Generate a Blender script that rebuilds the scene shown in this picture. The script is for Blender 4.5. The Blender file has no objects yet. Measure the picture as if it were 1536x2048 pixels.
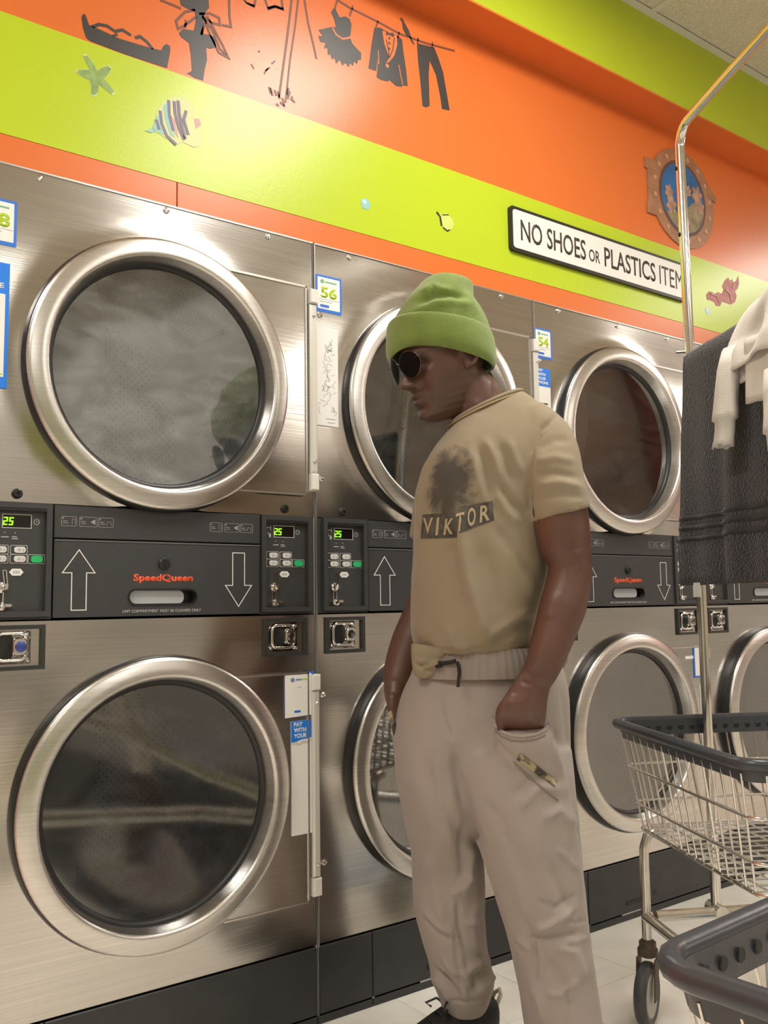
import bpy, bmesh, math, random
from mathutils import Vector, Matrix, noise as mnoise
from mathutils.bvhtree import BVHTree
from mathutils.geometry import tessellate_polygon
random.seed(7)
PI = math.pi
S = bpy.context.scene
COL = S.collection

# ------------------------------------------------------------------ camera
FPX = 1824.57
CAM = Vector((-1.21455, -1.93184, 0.99701))
cf = Vector((0.59214243, 0.79978089, 0.0985792))
cr = Vector((0.80445482, -0.59384201, -0.01428639))
cu = Vector((-0.04711449, -0.08776209, 0.99502665))
cd = bpy.data.cameras.new('camera'); cam = bpy.data.objects.new('camera', cd); COL.objects.link(cam)
mw = Matrix((( cr.x, cu.x, -cf.x, CAM.x), (cr.y, cu.y, -cf.y, CAM.y), (cr.z, cu.z, -cf.z, CAM.z), (0, 0, 0, 1)))
cam.matrix_world = mw
cd.sensor_fit = 'VERTICAL'; cd.sensor_height = 36.0; cd.lens = 36.0 * FPX / 2048.0
cd.clip_start = 0.02; cd.clip_end = 60
S.camera = cam

def ray(u, v):
    return cf + cr * ((u - 768) / FPX) - cu * ((v - 1024) / FPX)
def at(u, v, d):                      # point at forward distance d
    return CAM + ray(u, v) * d
def onY(u, v, y=0.0):                 # point on a vertical plane parallel to the dryers
    r = ray(u, v); return CAM + r * ((y - CAM.y) / r.y)
def onZ(u, v, z=0.0):
    r = ray(u, v); return CAM + r * ((z - CAM.z) / r.z)

# ------------------------------------------------------------------ world, light, exposure
w = bpy.data.worlds.new('world'); S.world = w; w.use_nodes = True
w.node_tree.nodes['Background'].inputs[0].default_value = (1.0, 0.93, 0.82, 1)
w.node_tree.nodes['Background'].inputs[1].default_value = 0.11
S.view_settings.view_transform = 'Standard'; S.view_settings.look = 'None'
S.view_settings.exposure = 0.10; S.view_settings.gamma = 1.0
S.view_settings.use_curve_mapping = False
LAMP_POWER = 31.5
LAMP_COL = (1.0, 0.965, 0.915)
CEIL = 2.985
LAMPS = [(0.45, -1.27, 'ceiling light panel above the man by the dryers', 1.0), (-2.0, -1.27, 'ceiling light panel by the dryer wall, left of the man', 1.0), (3.9, -1.27, 'ceiling light panel near the far end of the dryer row', .65),
         (-2.0, -4.7, 'ceiling light panel at the back left of the room', .55), (0.45, -4.7, 'ceiling light panel at the back middle of the room', .55), (2.9, -4.7, 'ceiling light panel at the back right of the room', .6), (6.9, -4.0, 'added light panel brightening the orange end wall, out of view', 1.5)]  # last panel is added to brighten the orange end wall mirrored in glass
for lx, ly, ll, lk in LAMPS:
    ld = bpy.data.lights.new('ceiling_lamp_light', 'AREA'); ld.shape = 'RECTANGLE'; ld.size = 0.52; ld.size_y = 1.14
    ld.energy = LAMP_POWER * lk; ld.color = LAMP_COL
    lo = bpy.data.objects.new('ceiling_lamp_light', ld); COL.objects.link(lo)
    lo.location = (lx, ly, CEIL - 0.03)

# ------------------------------------------------------------------ materials
MATS = {}
def M(name, col=(.5, .5, .5), rough=.5, metal=0.0, spec=.5, bump=None, var=None, emit=None, sheen=0, aniso=0, coat=0):
    """bump=(scale, strength, detail, distance) noise relief; var=(scale, amount) colour grain"""
    if name in MATS: return MATS[name]
    m = bpy.data.materials.new(name); m.use_nodes = True; nt = m.node_tree; b = nt.nodes['Principled BSDF']
    b.inputs['Base Color'].default_value = (*col, 1); b.inputs['Roughness'].default_value = rough
    b.inputs['Metallic'].default_value = metal; b.inputs['Specular IOR Level'].default_value = spec
    if sheen: b.inputs['Sheen Weight'].default_value = sheen; b.inputs['Sheen Roughness'].default_value = .5
    if aniso: b.inputs['Anisotropic'].default_value = aniso
    if coat: b.inputs['Coat Weight'].default_value = coat; b.inputs['Coat Roughness'].default_value = .12
    if emit:
        b.inputs['Emission Color'].default_value = (*emit[0], 1); b.inputs['Emission Strength'].default_value = emit[1]
    tc = None
    if bump or var:
        tc = nt.nodes.new('ShaderNodeTexCoord')
    if var:
        n = nt.nodes.new('ShaderNodeTexNoise'); n.inputs['Scale'].default_value = var[0]; n.inputs['Detail'].default_value = 4
        nt.links.new(tc.outputs['Object'], n.inputs['Vector'])
        mr = nt.nodes.new('ShaderNodeMapRange'); mr.inputs['From Min'].default_value = .3; mr.inputs['From Max'].default_value = .7
        mr.inputs['To Min'].default_value = 1 - var[1]; mr.inputs['To Max'].default_value = 1 + var[1]
        nt.links.new(n.outputs['Fac'], mr.inputs['Value'])
        vm = nt.nodes.new('ShaderNodeVectorMath'); vm.operation = 'SCALE'; vm.inputs[0].default_value = col
        nt.links.new(mr.outputs['Result'], vm.inputs['Scale']); nt.links.new(vm.outputs[0], b.inputs['Base Color'])
    if bump:
        n = nt.nodes.new('ShaderNodeTexNoise'); n.inputs['Scale'].default_value = bump[0]; n.inputs['Detail'].default_value = bump[2]
        nt.links.new(tc.outputs['Object'], n.inputs['Vector'])
        bp = nt.nodes.new('ShaderNodeBump'); bp.inputs['Strength'].default_value = bump[1]; bp.inputs['Distance'].default_value = bump[3]
        nt.links.new(n.outputs['Fac'], bp.inputs['Height']); nt.links.new(bp.outputs[0], b.inputs['Normal'])
    MATS[name] = m; return m

def steel_material(name, col, rough, wave, streak=.10):
    """brushed sheet steel: fine vertical or horizontal brushing plus the slow waviness of thin sheet"""
    m = bpy.data.materials.new(name); m.use_nodes = True; nt = m.node_tree; b = nt.nodes['Principled BSDF']; L = nt.links.new
    b.inputs['Metallic'].default_value = 1; b.inputs['Roughness'].default_value = rough
    tc = nt.nodes.new('ShaderNodeTexCoord')
    mp = nt.nodes.new('ShaderNodeMapping'); mp.inputs['Scale'].default_value = (2.0, 2.0, 260.0); L(tc.outputs['Object'], mp.inputs['Vector'])
    n = nt.nodes.new('ShaderNodeTexNoise'); n.inputs['Scale'].default_value = 1.0; n.inputs['Detail'].default_value = 3; L(mp.outputs[0], n.inputs['Vector'])
    n2 = nt.nodes.new('ShaderNodeTexNoise'); n2.inputs['Scale'].default_value = 2.6; n2.inputs['Detail'].default_value = 1.0
    mp2 = nt.nodes.new('ShaderNodeMapping'); mp2.inputs['Scale'].default_value = (1.0, 1.0, 1.5); L(tc.outputs['Object'], mp2.inputs['Vector']); L(mp2.outputs[0], n2.inputs['Vector'])
    mr = nt.nodes.new('ShaderNodeMapRange'); mr.inputs['From Min'].default_value = .25; mr.inputs['From Max'].default_value = .75
    mr.inputs['To Min'].default_value = 1 - streak; mr.inputs['To Max'].default_value = 1 + streak; L(n.outputs['Fac'], mr.inputs['Value'])
    vm = nt.nodes.new('ShaderNodeVectorMath'); vm.operation = 'SCALE'; vm.inputs[0].default_value = col; L(mr.outputs[0], vm.inputs['Scale']); L(vm.outputs[0], b.inputs['Base Color'])
    b1 = nt.nodes.new('ShaderNodeBump'); b1.inputs['Strength'].default_value = wave; b1.inputs['Distance'].default_value = .05; L(n2.outputs['Fac'], b1.inputs['Height'])
    b2 = nt.nodes.new('ShaderNodeBump'); b2.inputs['Strength'].default_value = .05; b2.inputs['Distance'].default_value = .0015; L(n.outputs['Fac'], b2.inputs['Height']); L(b1.outputs[0], b2.inputs['Normal'])
    L(b2.outputs[0], b.inputs['Normal'])
    MATS[name] = m; return m

def glass_material(name, tint, dirt, boost=1.0):
    m = bpy.data.materials.new(name); m.use_nodes = True; nt = m.node_tree; L = nt.links.new
    for nd in list(nt.nodes): nt.nodes.remove(nd)
    out = nt.nodes.new('ShaderNodeOutputMaterial')
    tr = nt.nodes.new('ShaderNodeBsdfTransparent'); tr.inputs[0].default_value = (*tint, 1)
    gl = nt.nodes.new('ShaderNodeBsdfGlossy'); gl.inputs['Roughness'].default_value = .03; gl.inputs[0].default_value = (boost, boost, boost, 1)
    fr = nt.nodes.new('ShaderNodeFresnel'); fr.inputs['IOR'].default_value = 2.6
    mx = nt.nodes.new('ShaderNodeMixShader'); L(fr.outputs[0], mx.inputs[0]); L(tr.outputs[0], mx.inputs[1]); L(gl.outputs[0], mx.inputs[2])
    df = nt.nodes.new('ShaderNodeBsdfDiffuse'); df.inputs[0].default_value = (.62, .64, .64, 1)
    tc = nt.nodes.new('ShaderNodeTexCoord')
    mp = nt.nodes.new('ShaderNodeMapping'); mp.inputs['Scale'].default_value = (1, 1, 2.2); mp.inputs['Rotation'].default_value = (0, .5, 0); L(tc.outputs['Object'], mp.inputs[0])
    n = nt.nodes.new('ShaderNodeTexNoise'); n.inputs['Scale'].default_value = 7; n.inputs['Detail'].default_value = 6; n.inputs['Distortion'].default_value = 1.2; L(mp.outputs[0], n.inputs[0])
    mr = nt.nodes.new('ShaderNodeMapRange'); mr.inputs['From Min'].default_value = .42; mr.inputs['From Max'].default_value = .75; mr.inputs['To Min'].default_value = dirt * .25; mr.inputs['To Max'].default_value = dirt
    L(n.outputs['Fac'], mr.inputs[0])
    mx2 = nt.nodes.new('ShaderNodeMixShader'); L(mr.outputs[0], mx2.inputs[0]); L(mx.outputs[0], mx2.inputs[1]); L(df.outputs[0], mx2.inputs[2])
    L(mx2.outputs[0], out.inputs[0]); MATS[name] = m; return m

def perforated_material(name, col, hole, cell, size, metal=.6, rough=.45):
    m = bpy.data.materials.new(name); m.use_nodes = True; nt = m.node_tree; b = nt.nodes['Principled BSDF']; L = nt.links.new
    b.inputs['Metallic'].default_value = metal; b.inputs['Roughness'].default_value = rough
    uv = nt.nodes.new('ShaderNodeUVMap'); mp = nt.nodes.new('ShaderNodeMapping'); mp.inputs['Rotation'].default_value = (0, 0, PI / 4); L(uv.outputs[0], mp.inputs[0])
    vo = nt.nodes.new('ShaderNodeTexVoronoi'); vo.voronoi_dimensions = '2D'; vo.inputs['Randomness'].default_value = 0; vo.inputs['Scale'].default_value = 1 / cell; L(mp.outputs[0], vo.inputs['Vector'])
    lt = nt.nodes.new('ShaderNodeMath'); lt.operation = 'LESS_THAN'; lt.inputs[1].default_value = size; L(vo.outputs['Distance'], lt.inputs[0])
    mx = nt.nodes.new('ShaderNodeMix'); mx.data_type = 'RGBA'; mx.inputs['A'].default_value = (*col, 1); mx.inputs['B'].default_value = (*hole, 1)
    L(lt.outputs[0], mx.inputs['Factor']); L(mx.outputs['Result'], b.inputs['Base Color']); MATS[name] = m; return m

STEEL = steel_material('brushed_steel', (.58, .56, .53), .17, .10)
RING = steel_material('door_ring_steel', (.66, .64, .61), .30, .03)
CHROME = M('chrome', (.78, .77, .74), .14, 1)
WIRE = M('bright_wire', (.74, .72, .67), .22, 1)
TUBE = M('worn_chrome_tube', (.72, .69, .62), .26, 1, var=(30, .12))
PLASTIC = M('dark_panel', (.040, .041, .043), .38, var=(40, .06))
PLASTIC2 = M('dark_keypad', (.030, .031, .032), .34)
KICK = M('kick_plate_black', (.026, .027, .028), .42, var=(12, .15), bump=(220, .2, 2, .002))
RUBBER = M('black_rubber', (.012, .012, .012), .4)
BLACK = M('black_paint', (.008, .008, .008), .45)
WHITEP = M('white_print', (.75, .75, .72), .5)
GREYP = M('grey_print', (.42, .42, .40), .5)
ORANGEP = M('orange_print', (.85, .10, .03), .5)
GLASS = glass_material('door_glass', (.70, .74, .74), .26)
GLASSC = glass_material('clean_door_glass', (.60, .62, .60), .05)
DRUM = perforated_material('drum_perforated', (.42, .42, .40), (.05, .05, .05), .016, .28)
DRUM2 = perforated_material('drum_dim', (.34, .34, .33), (.24, .24, .24), .016, .28)
DRUMP = M('drum_grey', (.30, .31, .31), .45, .2)
CRESCENT = M('inner_grey_plate', (.30, .31, .32), .5)
LEDG = M('led_green', (.1, .2, 0), .5, emit=((.36, 1.0, .01), 1.25))
STARTG = M('start_green', (.02, .42, .14), .4)
BTN = M('button_white', (.62, .62, .60), .4)
HINGE = M('hinge_grey', (.66, .64, .58), .38, .3)
PAPER = M('paper_white', (.82, .81, .78), .6)
BLUE = M('sticker_blue', (.03, .17, .68), .4)
BLUEB = M('sticker_bright_blue', (.01, .20, .80), .4)
LIME = M('sticker_lime', (.42, .62, .02), .5)
NAVYP = M('slide_blue_plate', (.06, .09, .32), .3, .5)

# ------------------------------------------------------------------ mesh helpers
class MB:
    def __init__(s): s.v = []; s.f = []; s.uv = {}
    def add(s, vs, fs):
        o = len(s.v); s.v.extend([tuple(v) for v in vs]); s.f.extend([tuple(i + o for i in f) for f in fs]); return o
    def box(s, x0, x1, y0, y1, z0, z1):
        s.add([(x0, y0, z0), (x1, y0, z0), (x1, y1, z0), (x0, y1, z0), (x0, y0, z1), (x1, y0, z1), (x1, y1, z1), (x0, y1, z1)],
              [(0, 3, 2, 1), (4, 5, 6, 7), (0, 1, 5, 4), (1, 2, 6, 5), (2, 3, 7, 6), (3, 0, 4, 7)]); return s
    def bbox(s, x0, x1, y0, y1, z0, z1, b=.003):
        """box with chamfered front (-y) edges"""
        a = [(x0, y1, z0), (x1, y1, z0), (x1, y1, z1), (x0, y1, z1)]
        m = [(x0, y0 + b, z0), (x1, y0 + b, z0), (x1, y0 + b, z1), (x0, y0 + b, z1)]
        c = [(x0 + b, y0, z0 + b), (x1 - b, y0, z0 + b), (x1 - b, y0, z1 - b), (x0 + b, y0, z1 - b)]
        f = [(8, 9, 10, 11), (3, 2, 1, 0)]
        for o in (0, 4):
            for i in range(4): j = (i + 1) % 4; f.append((o + i, o + j, o + 4 + j, o + 4 + i))
        s.add(a + m + c, f); return s
    def frame(s, x0, x1, z0, z1, t, y0, y1):
        s.box(x0, x1, y0, y1, z0, z0 + t); s.box(x0, x1, y0, y1, z1 - t, z1)
        s.box(x0, x0 + t, y0, y1, z0 + t, z1 - t); s.box(x1 - t, x1, y0, y1, z0 + t, z1 - t); return s
    def lathe(s, c, prof, n=48, axis='y', a0=0, a1=2 * PI):
        """revolve (radius, along) about an axis through c"""
        full = abs(a1 - a0 - 2 * PI) < 1e-6; k = n if full else n + 1; vs = []; fs = []
        for (r, h) in prof:
            for i in range(k):
                a = a0 + (a1 - a0) * i / n; p, q = r * math.cos(a), r * math.sin(a)
                vs.append({'y': (c[0] + p, c[1] + h, c[2] + q), 'z': (c[0] + p, c[1] + q, c[2] + h), 'x': (c[0] + h, c[1] + p, c[2] + q)}[axis])
        for j in range(len(prof) - 1):
            for i in range(n):
                i2 = (i + 1) % k; q = (j * k + i, j * k + i2, (j + 1) * k + i2, (j + 1) * k + i)
                fs.append(q if axis == 'y' else q[::-1] if axis == 'z' else q)
        s.add(vs, fs); return s
    def tube(s, pts, r, n=8, closed=False, sq=None, cap=True):
        """sweep a round (or sq=(a,b) flat) section along points; r number or list"""
        pts = [Vector(p) for p in pts]; N = len(pts); vs = []; fs = []
        up = None
        for i, p in enumerate(pts):
            if closed: t = pts[(i + 1) % N] - pts[i - 1]
            else: t = pts[min(i + 1, N - 1)] - pts[max(i - 1, 0)]
            t = t.normalized() if t.length > 1e-9 else Vector((0, 0, 1))
            if up is None:
                up = Vector((0, 0, 1)) if abs(t.z) < .9 else Vector((1, 0, 0))
            up = up - t * up.dot(t)
            if up.length < 1e-6: up = t.orthogonal()
            up.normalize(); sd = t.cross(up)
            rr = r[i] if isinstance(r, (list, tuple)) else r
            for k in range(n):
                a = 2 * PI * k / n
                if sq: vs.append(p + sd * (math.cos(a) * rr * sq[0]) + up * (math.sin(a) * rr * sq[1]))
                else: vs.append(p + sd * (math.cos(a) * rr) + up * (math.sin(a) * rr))
        for i in range(N if closed else N - 1):
            j = (i + 1) % N
            for k in range(n):
                k2 = (k + 1) % n; fs.append((i * n + k, j * n + k, j * n + k2, i * n + k2))
        if cap and not closed:
            fs.append(tuple(range(n))); fs.append(tuple(range((N - 1) * n, N * n))[::-1])
        s.add(vs, fs); return s
    def loft(s, rings, cap=True):
        n = len(rings[0]); o = []
        for rg in rings: o.append(s.add(rg, []))
        for i in range(len(rings) - 1):
            for k in range(n):
                k2 = (k + 1) % n; s.f.append((o[i] + k, o[i] + k2, o[i + 1] + k2, o[i + 1] + k))
        if cap:
            s.f.append(tuple(o[0] + k for k in range(n))[::-1]); s.f.append(tuple(o[-1] + k for k in range(n)))
        return s
    def prism(s, outline, y0, y1):
        """outline [(x,z)] extruded from y0 (front) to y1"""
        P = [Vector((x, z, 0)) for x, z in outline]; n = len(P)
        a = sum(P[i].x * P[(i + 1) % n].y - P[(i + 1) % n].x * P[i].y for i in range(n))
        if a < 0: P = P[::-1]
        tri = tessellate_polygon([P]); o = s.add([(p.x, y0, p.y) for p in P] + [(p.x, y1, p.y) for p in P], [])
        for t in tri:
            aa = (P[t[1]] - P[t[0]]).cross(P[t[2]] - P[t[0]]).z
            if aa < 0: t = (t[0], t[2], t[1])
            s.f.append(tuple(o + i for i in t)); s.f.append(tuple(o + n + i for i in t)[::-1])
        for i in range(n):
            j = (i + 1) % n; s.f.append((o + i, o + n + i, o + n + j, o + j))
        return s
    def disc(s, x, z, r, y0, y1, n=16, rx=None):
        return s.prism([(x + (rx or r) * math.cos(2 * PI * i / n), z + r * math.sin(2 * PI * i / n)) for i in range(n)], y0, y1)
    def line(s, pts, w_, y0, y1, closed=False):
        """flat mitred ribbon of given width along a polyline in the xz plane"""
        P = [Vector((p[0], p[1])) for p in pts]; Q = [P[0]]
        for p in P[1:]:
            if (p - Q[-1]).length > 1e-6: Q.append(p)
        if closed and (Q[0] - Q[-1]).length < 1e-6: Q.pop()
        P = Q; n = len(P)
        if n < 2: return s
        A = []; B = []
        for i in range(n):
            d0 = (P[i] - P[i - 1]) if (closed or i > 0) else (P[1] - P[0]); d1 = (P[(i + 1) % n] - P[i]) if (closed or i < n - 1) else (P[-1] - P[-2])
            d0 = d0.normalized(); d1 = d1.normalized(); n0 = Vector((-d0.y, d0.x)); n1 = Vector((-d1.y, d1.x)); m = n0 + n1
            m = n0 if m.length < .2 else m.normalized(); k = 1 / max(.45, m.dot(n0)); A.append(P[i] + m * w_ / 2 * k); B.append(P[i] - m * w_ / 2 * k)
        o = s.add([(p.x, y0, p.y) for p in A] + [(p.x, y0, p.y) for p in B] + [(p.x, y1, p.y) for p in A] + [(p.x, y1, p.y) for p in B], [])
        for i in range(n if closed else n - 1):
            j = (i + 1) % n; a, b, c, d = o + i, o + n + i, o + 2 * n + i, o + 3 * n + i; a2, b2, c2, d2 = o + j, o + n + j, o + 2 * n + j, o + 3 * n + j
            s.f += [(a, b, b2, a2), (a, a2, c2, c), (b, d, d2, b2)]
        return s
    def build(s, name, mat, parent=None, smooth=30, loc=None):
        me = bpy.data.meshes.new(name); me.from_pydata(s.v, [], s.f); me.update()
        if smooth:
            me.shade_smooth(); me.set_sharp_from_angle(angle=math.radians(smooth))
        if mat: me.materials.append(mat)
        o = bpy.data.objects.new(name, me); COL.objects.link(o)
        if parent is not None: o.parent = parent
        if loc is not None: o.location = loc
        return o

def rect(x0, x1, z0, z1): return [(x0, z0), (x1, z0), (x1, z1), (x0, z1)]
def rrect(x0, x1, z0, z1, r, n=5):
    pts = []
    for cx, cz, a in ((x1 - r, z1 - r, 0), (x0 + r, z1 - r, PI / 2), (x0 + r, z0 + r, PI), (x1 - r, z0 + r, 3 * PI / 2)):
        for i in range(n + 1):
            t = a + PI / 2 * i / n; pts.append((cx + r * math.cos(t), cz + r * math.sin(t)))
    return pts

def thing(name, label, cat, loc=(0, 0, 0), group=None):
    o = bpy.data.objects.new(name, None); COL.objects.link(o); o.empty_display_size = .1
    o.location = loc; o['label'] = label; o['category'] = cat
    if group: o['group'] = group
    return o
def tag(o, label, cat, group=None):
    o['label'] = label; o['category'] = cat
    if group: o['group'] = group
    return o
def struct(o): o['kind'] = 'structure'; return o

def text(s, name, mat, x, z, y, h, wid=None, parent=None, align='LEFT', ext=.0004, shear=0, bold=0):
    """lettering facing -y: cap height h, squeezed to total width wid"""
    c = bpy.data.curves.new(name, 'FONT'); c.body = s; c.size = 1; c.extrude = 0; c.shear = shear; c.offset = bold; c.resolution_u = 3
    t = bpy.data.objects.new(name, c); COL.objects.link(t)
    dg = bpy.context.evaluated_depsgraph_get(); me = bpy.data.meshes.new_from_object(t.evaluated_get(dg)); bpy.data.objects.remove(t)
    xs = [v.co.x for v in me.vertices]; ys = [v.co.y for v in me.vertices]
    x0, x1, y0, y1 = min(xs), max(xs), min(ys), max(ys); kz = h / (y1 - y0); kx = wid / (x1 - x0) if wid else kz
    off = {'LEFT': x0, 'CENTER': (x0 + x1) / 2, 'RIGHT': x1}[align]
    for v in me.vertices: v.co = Vector((x + (v.co.x - off) * kx, y, z + (v.co.y - y0) * kz))
    bm = bmesh.new(); bm.from_mesh(me)
    r = bmesh.ops.extrude_face_region(bm, geom=bm.faces[:])
    for e in r['geom']:
        if isinstance(e, bmesh.types.BMVert): e.co.y -= ext
    bmesh.ops.recalc_face_normals(bm, faces=bm.faces[:]); bm.to_mesh(me); bm.free()
    me.materials.clear(); me.materials.append(mat); me.name = name
    o = bpy.data.objects.new(name, me); COL.objects.link(o)
    if parent is not None: o.parent = parent
    return o
# ------------------------------------------------------------------ the room
def wall_material():
    """glossy wall paint: orange with a lime band, painted by height"""
    m = bpy.data.materials.new('painted_wall'); m.use_nodes = True; nt = m.node_tree; b = nt.nodes['Principled BSDF']; L = nt.links.new
    b.inputs['Roughness'].default_value = .29; b.inputs['Specular IOR Level'].default_value = .42
    g = nt.nodes.new('ShaderNodeNewGeometry'); sp = nt.nodes.new('ShaderNodeSeparateXYZ'); L(g.outputs['Position'], sp.inputs[0])
    a = nt.nodes.new('ShaderNodeMath'); a.operation = 'GREATER_THAN'; a.inputs[1].default_value = 1.9885; L(sp.outputs['Z'], a.inputs[0])
    c = nt.nodes.new('ShaderNodeMath'); c.operation = 'LESS_THAN'; c.inputs[1].default_value = 2.2575; L(sp.outputs['Z'], c.inputs[0])
    mu = nt.nodes.new('ShaderNodeMath'); mu.operation = 'MULTIPLY'; L(a.outputs[0], mu.inputs[0]); L(c.outputs[0], mu.inputs[1])
    mx = nt.nodes.new('ShaderNodeMix'); mx.data_type = 'RGBA'; mx.inputs['A'].default_value = (.70, .165, .034, 1); mx.inputs['B'].default_value = (.47, .60, .022, 1)
    L(mu.outputs[0], mx.inputs['Factor']); L(mx.outputs['Result'], b.inputs['Base Color'])
    tc = nt.nodes.new('ShaderNodeTexCoord')
    n = nt.nodes.new('ShaderNodeTexNoise'); n.inputs['Scale'].default_value = 120; n.inputs['Detail'].default_value = 3; L(tc.outputs['Object'], n.inputs['Vector'])
    bp = nt.nodes.new('ShaderNodeBump'); bp.inputs['Strength'].default_value = .12; bp.inputs['Distance'].default_value = .002; L(n.outputs['Fac'], bp.inputs['Height'])
    L(bp.outputs[0], b.inputs['Normal']); MATS['painted_wall'] = m; return m
WALL = wall_material()
ORANGE = M('orange_paint', (.70, .165, .034), .3)
GREEN = M('lime_paint', (.46, .56, .018), .36)
WY = 0.006                            # face of the wall above the dryers
XL, XR = -3.6, 8.24
# main wall above the dryers, and to their sides down to the floor
b = MB(); b.box(XL, XR, WY, .12, 1.9885, 3.02); struct(b.build('wall_back', WALL))
jx = -.371
for x0, x1 in ((-.80, jx - .0012), (jx + .0012, 2.40)):     # trim boards under the lime band, joint between them
    b = MB(); b.bbox(x0, x1, WY, .12, 1.926, 1.988, .0012); struct(b.build('trim_1' if x0 < -.5 else 'trim_2', ORANGE))
b = MB(); b.box(XL, -.803, WY, .12, 0, 1.988); struct(b.build('wall_back_left', ORANGE))
b = MB(); b.box(2.403, XR, WY, .12, 0, 1.988); struct(b.build('wall_back_right', ORANGE))
# bulkhead: lime face, orange underside
BY = -.118
b = MB(); b.box(XL, XR, BY, WY, 2.712, 3.02); struct(b.build('trim_3', GREEN))
b = MB(); b.box(XL, XR, BY, WY, 2.706, 2.7118); struct(b.build('trim_4', ORANGE))
# floor: slab with vinyl tiles laid on it
TILEM = M('vinyl_tile', (.87, .85, .775), .30, var=(9, .07), coat=.1)
TILEM2 = M('vinyl_tile_far', (.82, .79, .71), .32, var=(3, .06))
b = MB(); b.box(XL, XR, -6.1, .9, -.05, -.004); fl = struct(b.build('floor', TILEM2))
ts = .3048; tb = MB(); tb.box(.0008, ts - .0008, .0008, ts - .0008, -.004, 0)
t0 = None
for i in range(-5, 11):
    for j in range(-7, 2):
        x = .2325 + i * ts; y = -.27 + j * ts
        if y + ts > .12: continue
        if t0 is None: t = t0 = tb.build('tile', TILEM, fl, smooth=0)
        else:
            t = t0.copy(); COL.objects.link(t)
        t.location = (x, y, 0)
# ceiling: wall angle, tee grid and mineral tiles
CT = M('ceiling_tile', (.60, .56, .46), .85, bump=(160, .6, 3, .004), var=(140, .16))
CG = M('ceiling_grid', (.62, .60, .53), .5)
b = MB(); b.box(XL, XR, -6.1, .9, CEIL + .035, CEIL + .08); ce = struct(b.build('ceiling', M('ceiling_deck', (.4, .38, .33), .8)))
b = MB(); b.box(XL, XR, BY - .026, BY, CEIL - .001, CEIL + .004); b.build('wall_angle', CG, ce)
gx = [-3.35 + .61 * 2 * k for k in range(8)]; gy = [BY - .026 - .61 * k - .0 for k in range(9)]
tp = None
for k in range(10):
    for j in range(10):
        x0 = -3.6 + 1.22 * k; x1 = min(x0 + 1.22, XR); y1 = BY - .026 - .61 * j; y0 = y1 - .61
        bb = MB(); bb.bbox(x0 + .012, x1 - .012, y0 + .012, y1 - .002, CEIL + .004, CEIL + .018, .001)
        # face down: flip so that the chamfer does not matter
        bb.build('ceiling_tile', CT, ce, smooth=0)
bb = MB()
for j in range(1, 10):
    y = BY - .026 - .61 * j; bb.box(XL, XR, y - .012, y + .012, CEIL, CEIL + .004)
bb.build('tee_runner', CG, ce, smooth=0)
bb = MB()
for k in range(0, 10):
    x = -3.6 + 1.22 * k; bb.box(x - .012, x + .012, -6.0, BY - .026, CEIL + .0005, CEIL + .004)
bb.build('cross_tee', CG, ce, smooth=0)
# far side of the room (seen only as reflections in the steel and the door glass)
FY = -6.0
FRONTM = M('front_wall_paint', (.44, .43, .40), .6)
b = MB(); b.box(XL, XR, FY - .1, FY, 0, 3.02); struct(b.build('wall_front', FRONTM))
b = MB(); b.box(2.6, XR, FY, FY + .01, 1.9, 2.97); struct(b.build('trim_5', M('dull_orange_brown', (.30, .075, .03), .5)))  # strip in a duller, browner orange than the end wall
b = MB(); b.box(XL, .2, FY, FY + .01, .0, 1.9); struct(b.build('trim_6', M('olive_paint', (.20, .22, .05), .5)))
b = MB(); b.box(XL - .1, XL, FY, .12, 0, 3.02); struct(b.build('wall_left', FRONTM))
b = MB(); b.box(XR, XR + .1, FY, .12, 0, 3.02); struct(b.build('wall_right', FRONTM))
b = MB(); b.box(XR - .01, XR, FY + .01, .0, 2.15, 2.97); struct(b.build('trim_7', ORANGE))
b = MB(); b.box(.46, .86, -2.9, -2.25, 0, 2.2); struct(b.build('trim_8', M('cabinet_end_panel', (.42, .42, .40), .5)))  # unseen cabinet end, added for its mirror image in the door glass
b = MB(); b.box(.45, .87, -2.91, -2.24, 0, .13); struct(b.build('baseboard_cabinet', M('dark_base', (.04, .04, .04), .5)))  # dark kick strip of the added cabinet end
b = MB(); b.box(XL, XR, .805, .9, 0, 3.02); struct(b.build('wall_rear', FRONTM))

# ceiling troffers (the lamps that light the room)
LENS = M('lamp_diffuser', (.9, .88, .8), .4, emit=((1.0, .92, .76), 6.0))
for lx, ly, ll, lk in LAMPS:
    t = thing('ceiling_lamp', ll, 'ceiling light', (lx, ly, CEIL), 'ceiling light panels'); t.rotation_euler = (0, 0, PI / 2)
    b = MB(); b.box(-.60, .60, -.30, -.28, -.012, .003); b.box(-.60, .60, .28, .30, -.012, .003); b.box(-.60, -.58, -.28, .28, -.012, .003); b.box(.58, .60, -.28, .28, -.012, .003)
    b.build('frame', CG, t, smooth=0)
    b = MB(); b.box(-.58, .58, -.28, .28, -.008, .002); b.build('diffuser', LENS, t, smooth=0)
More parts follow.
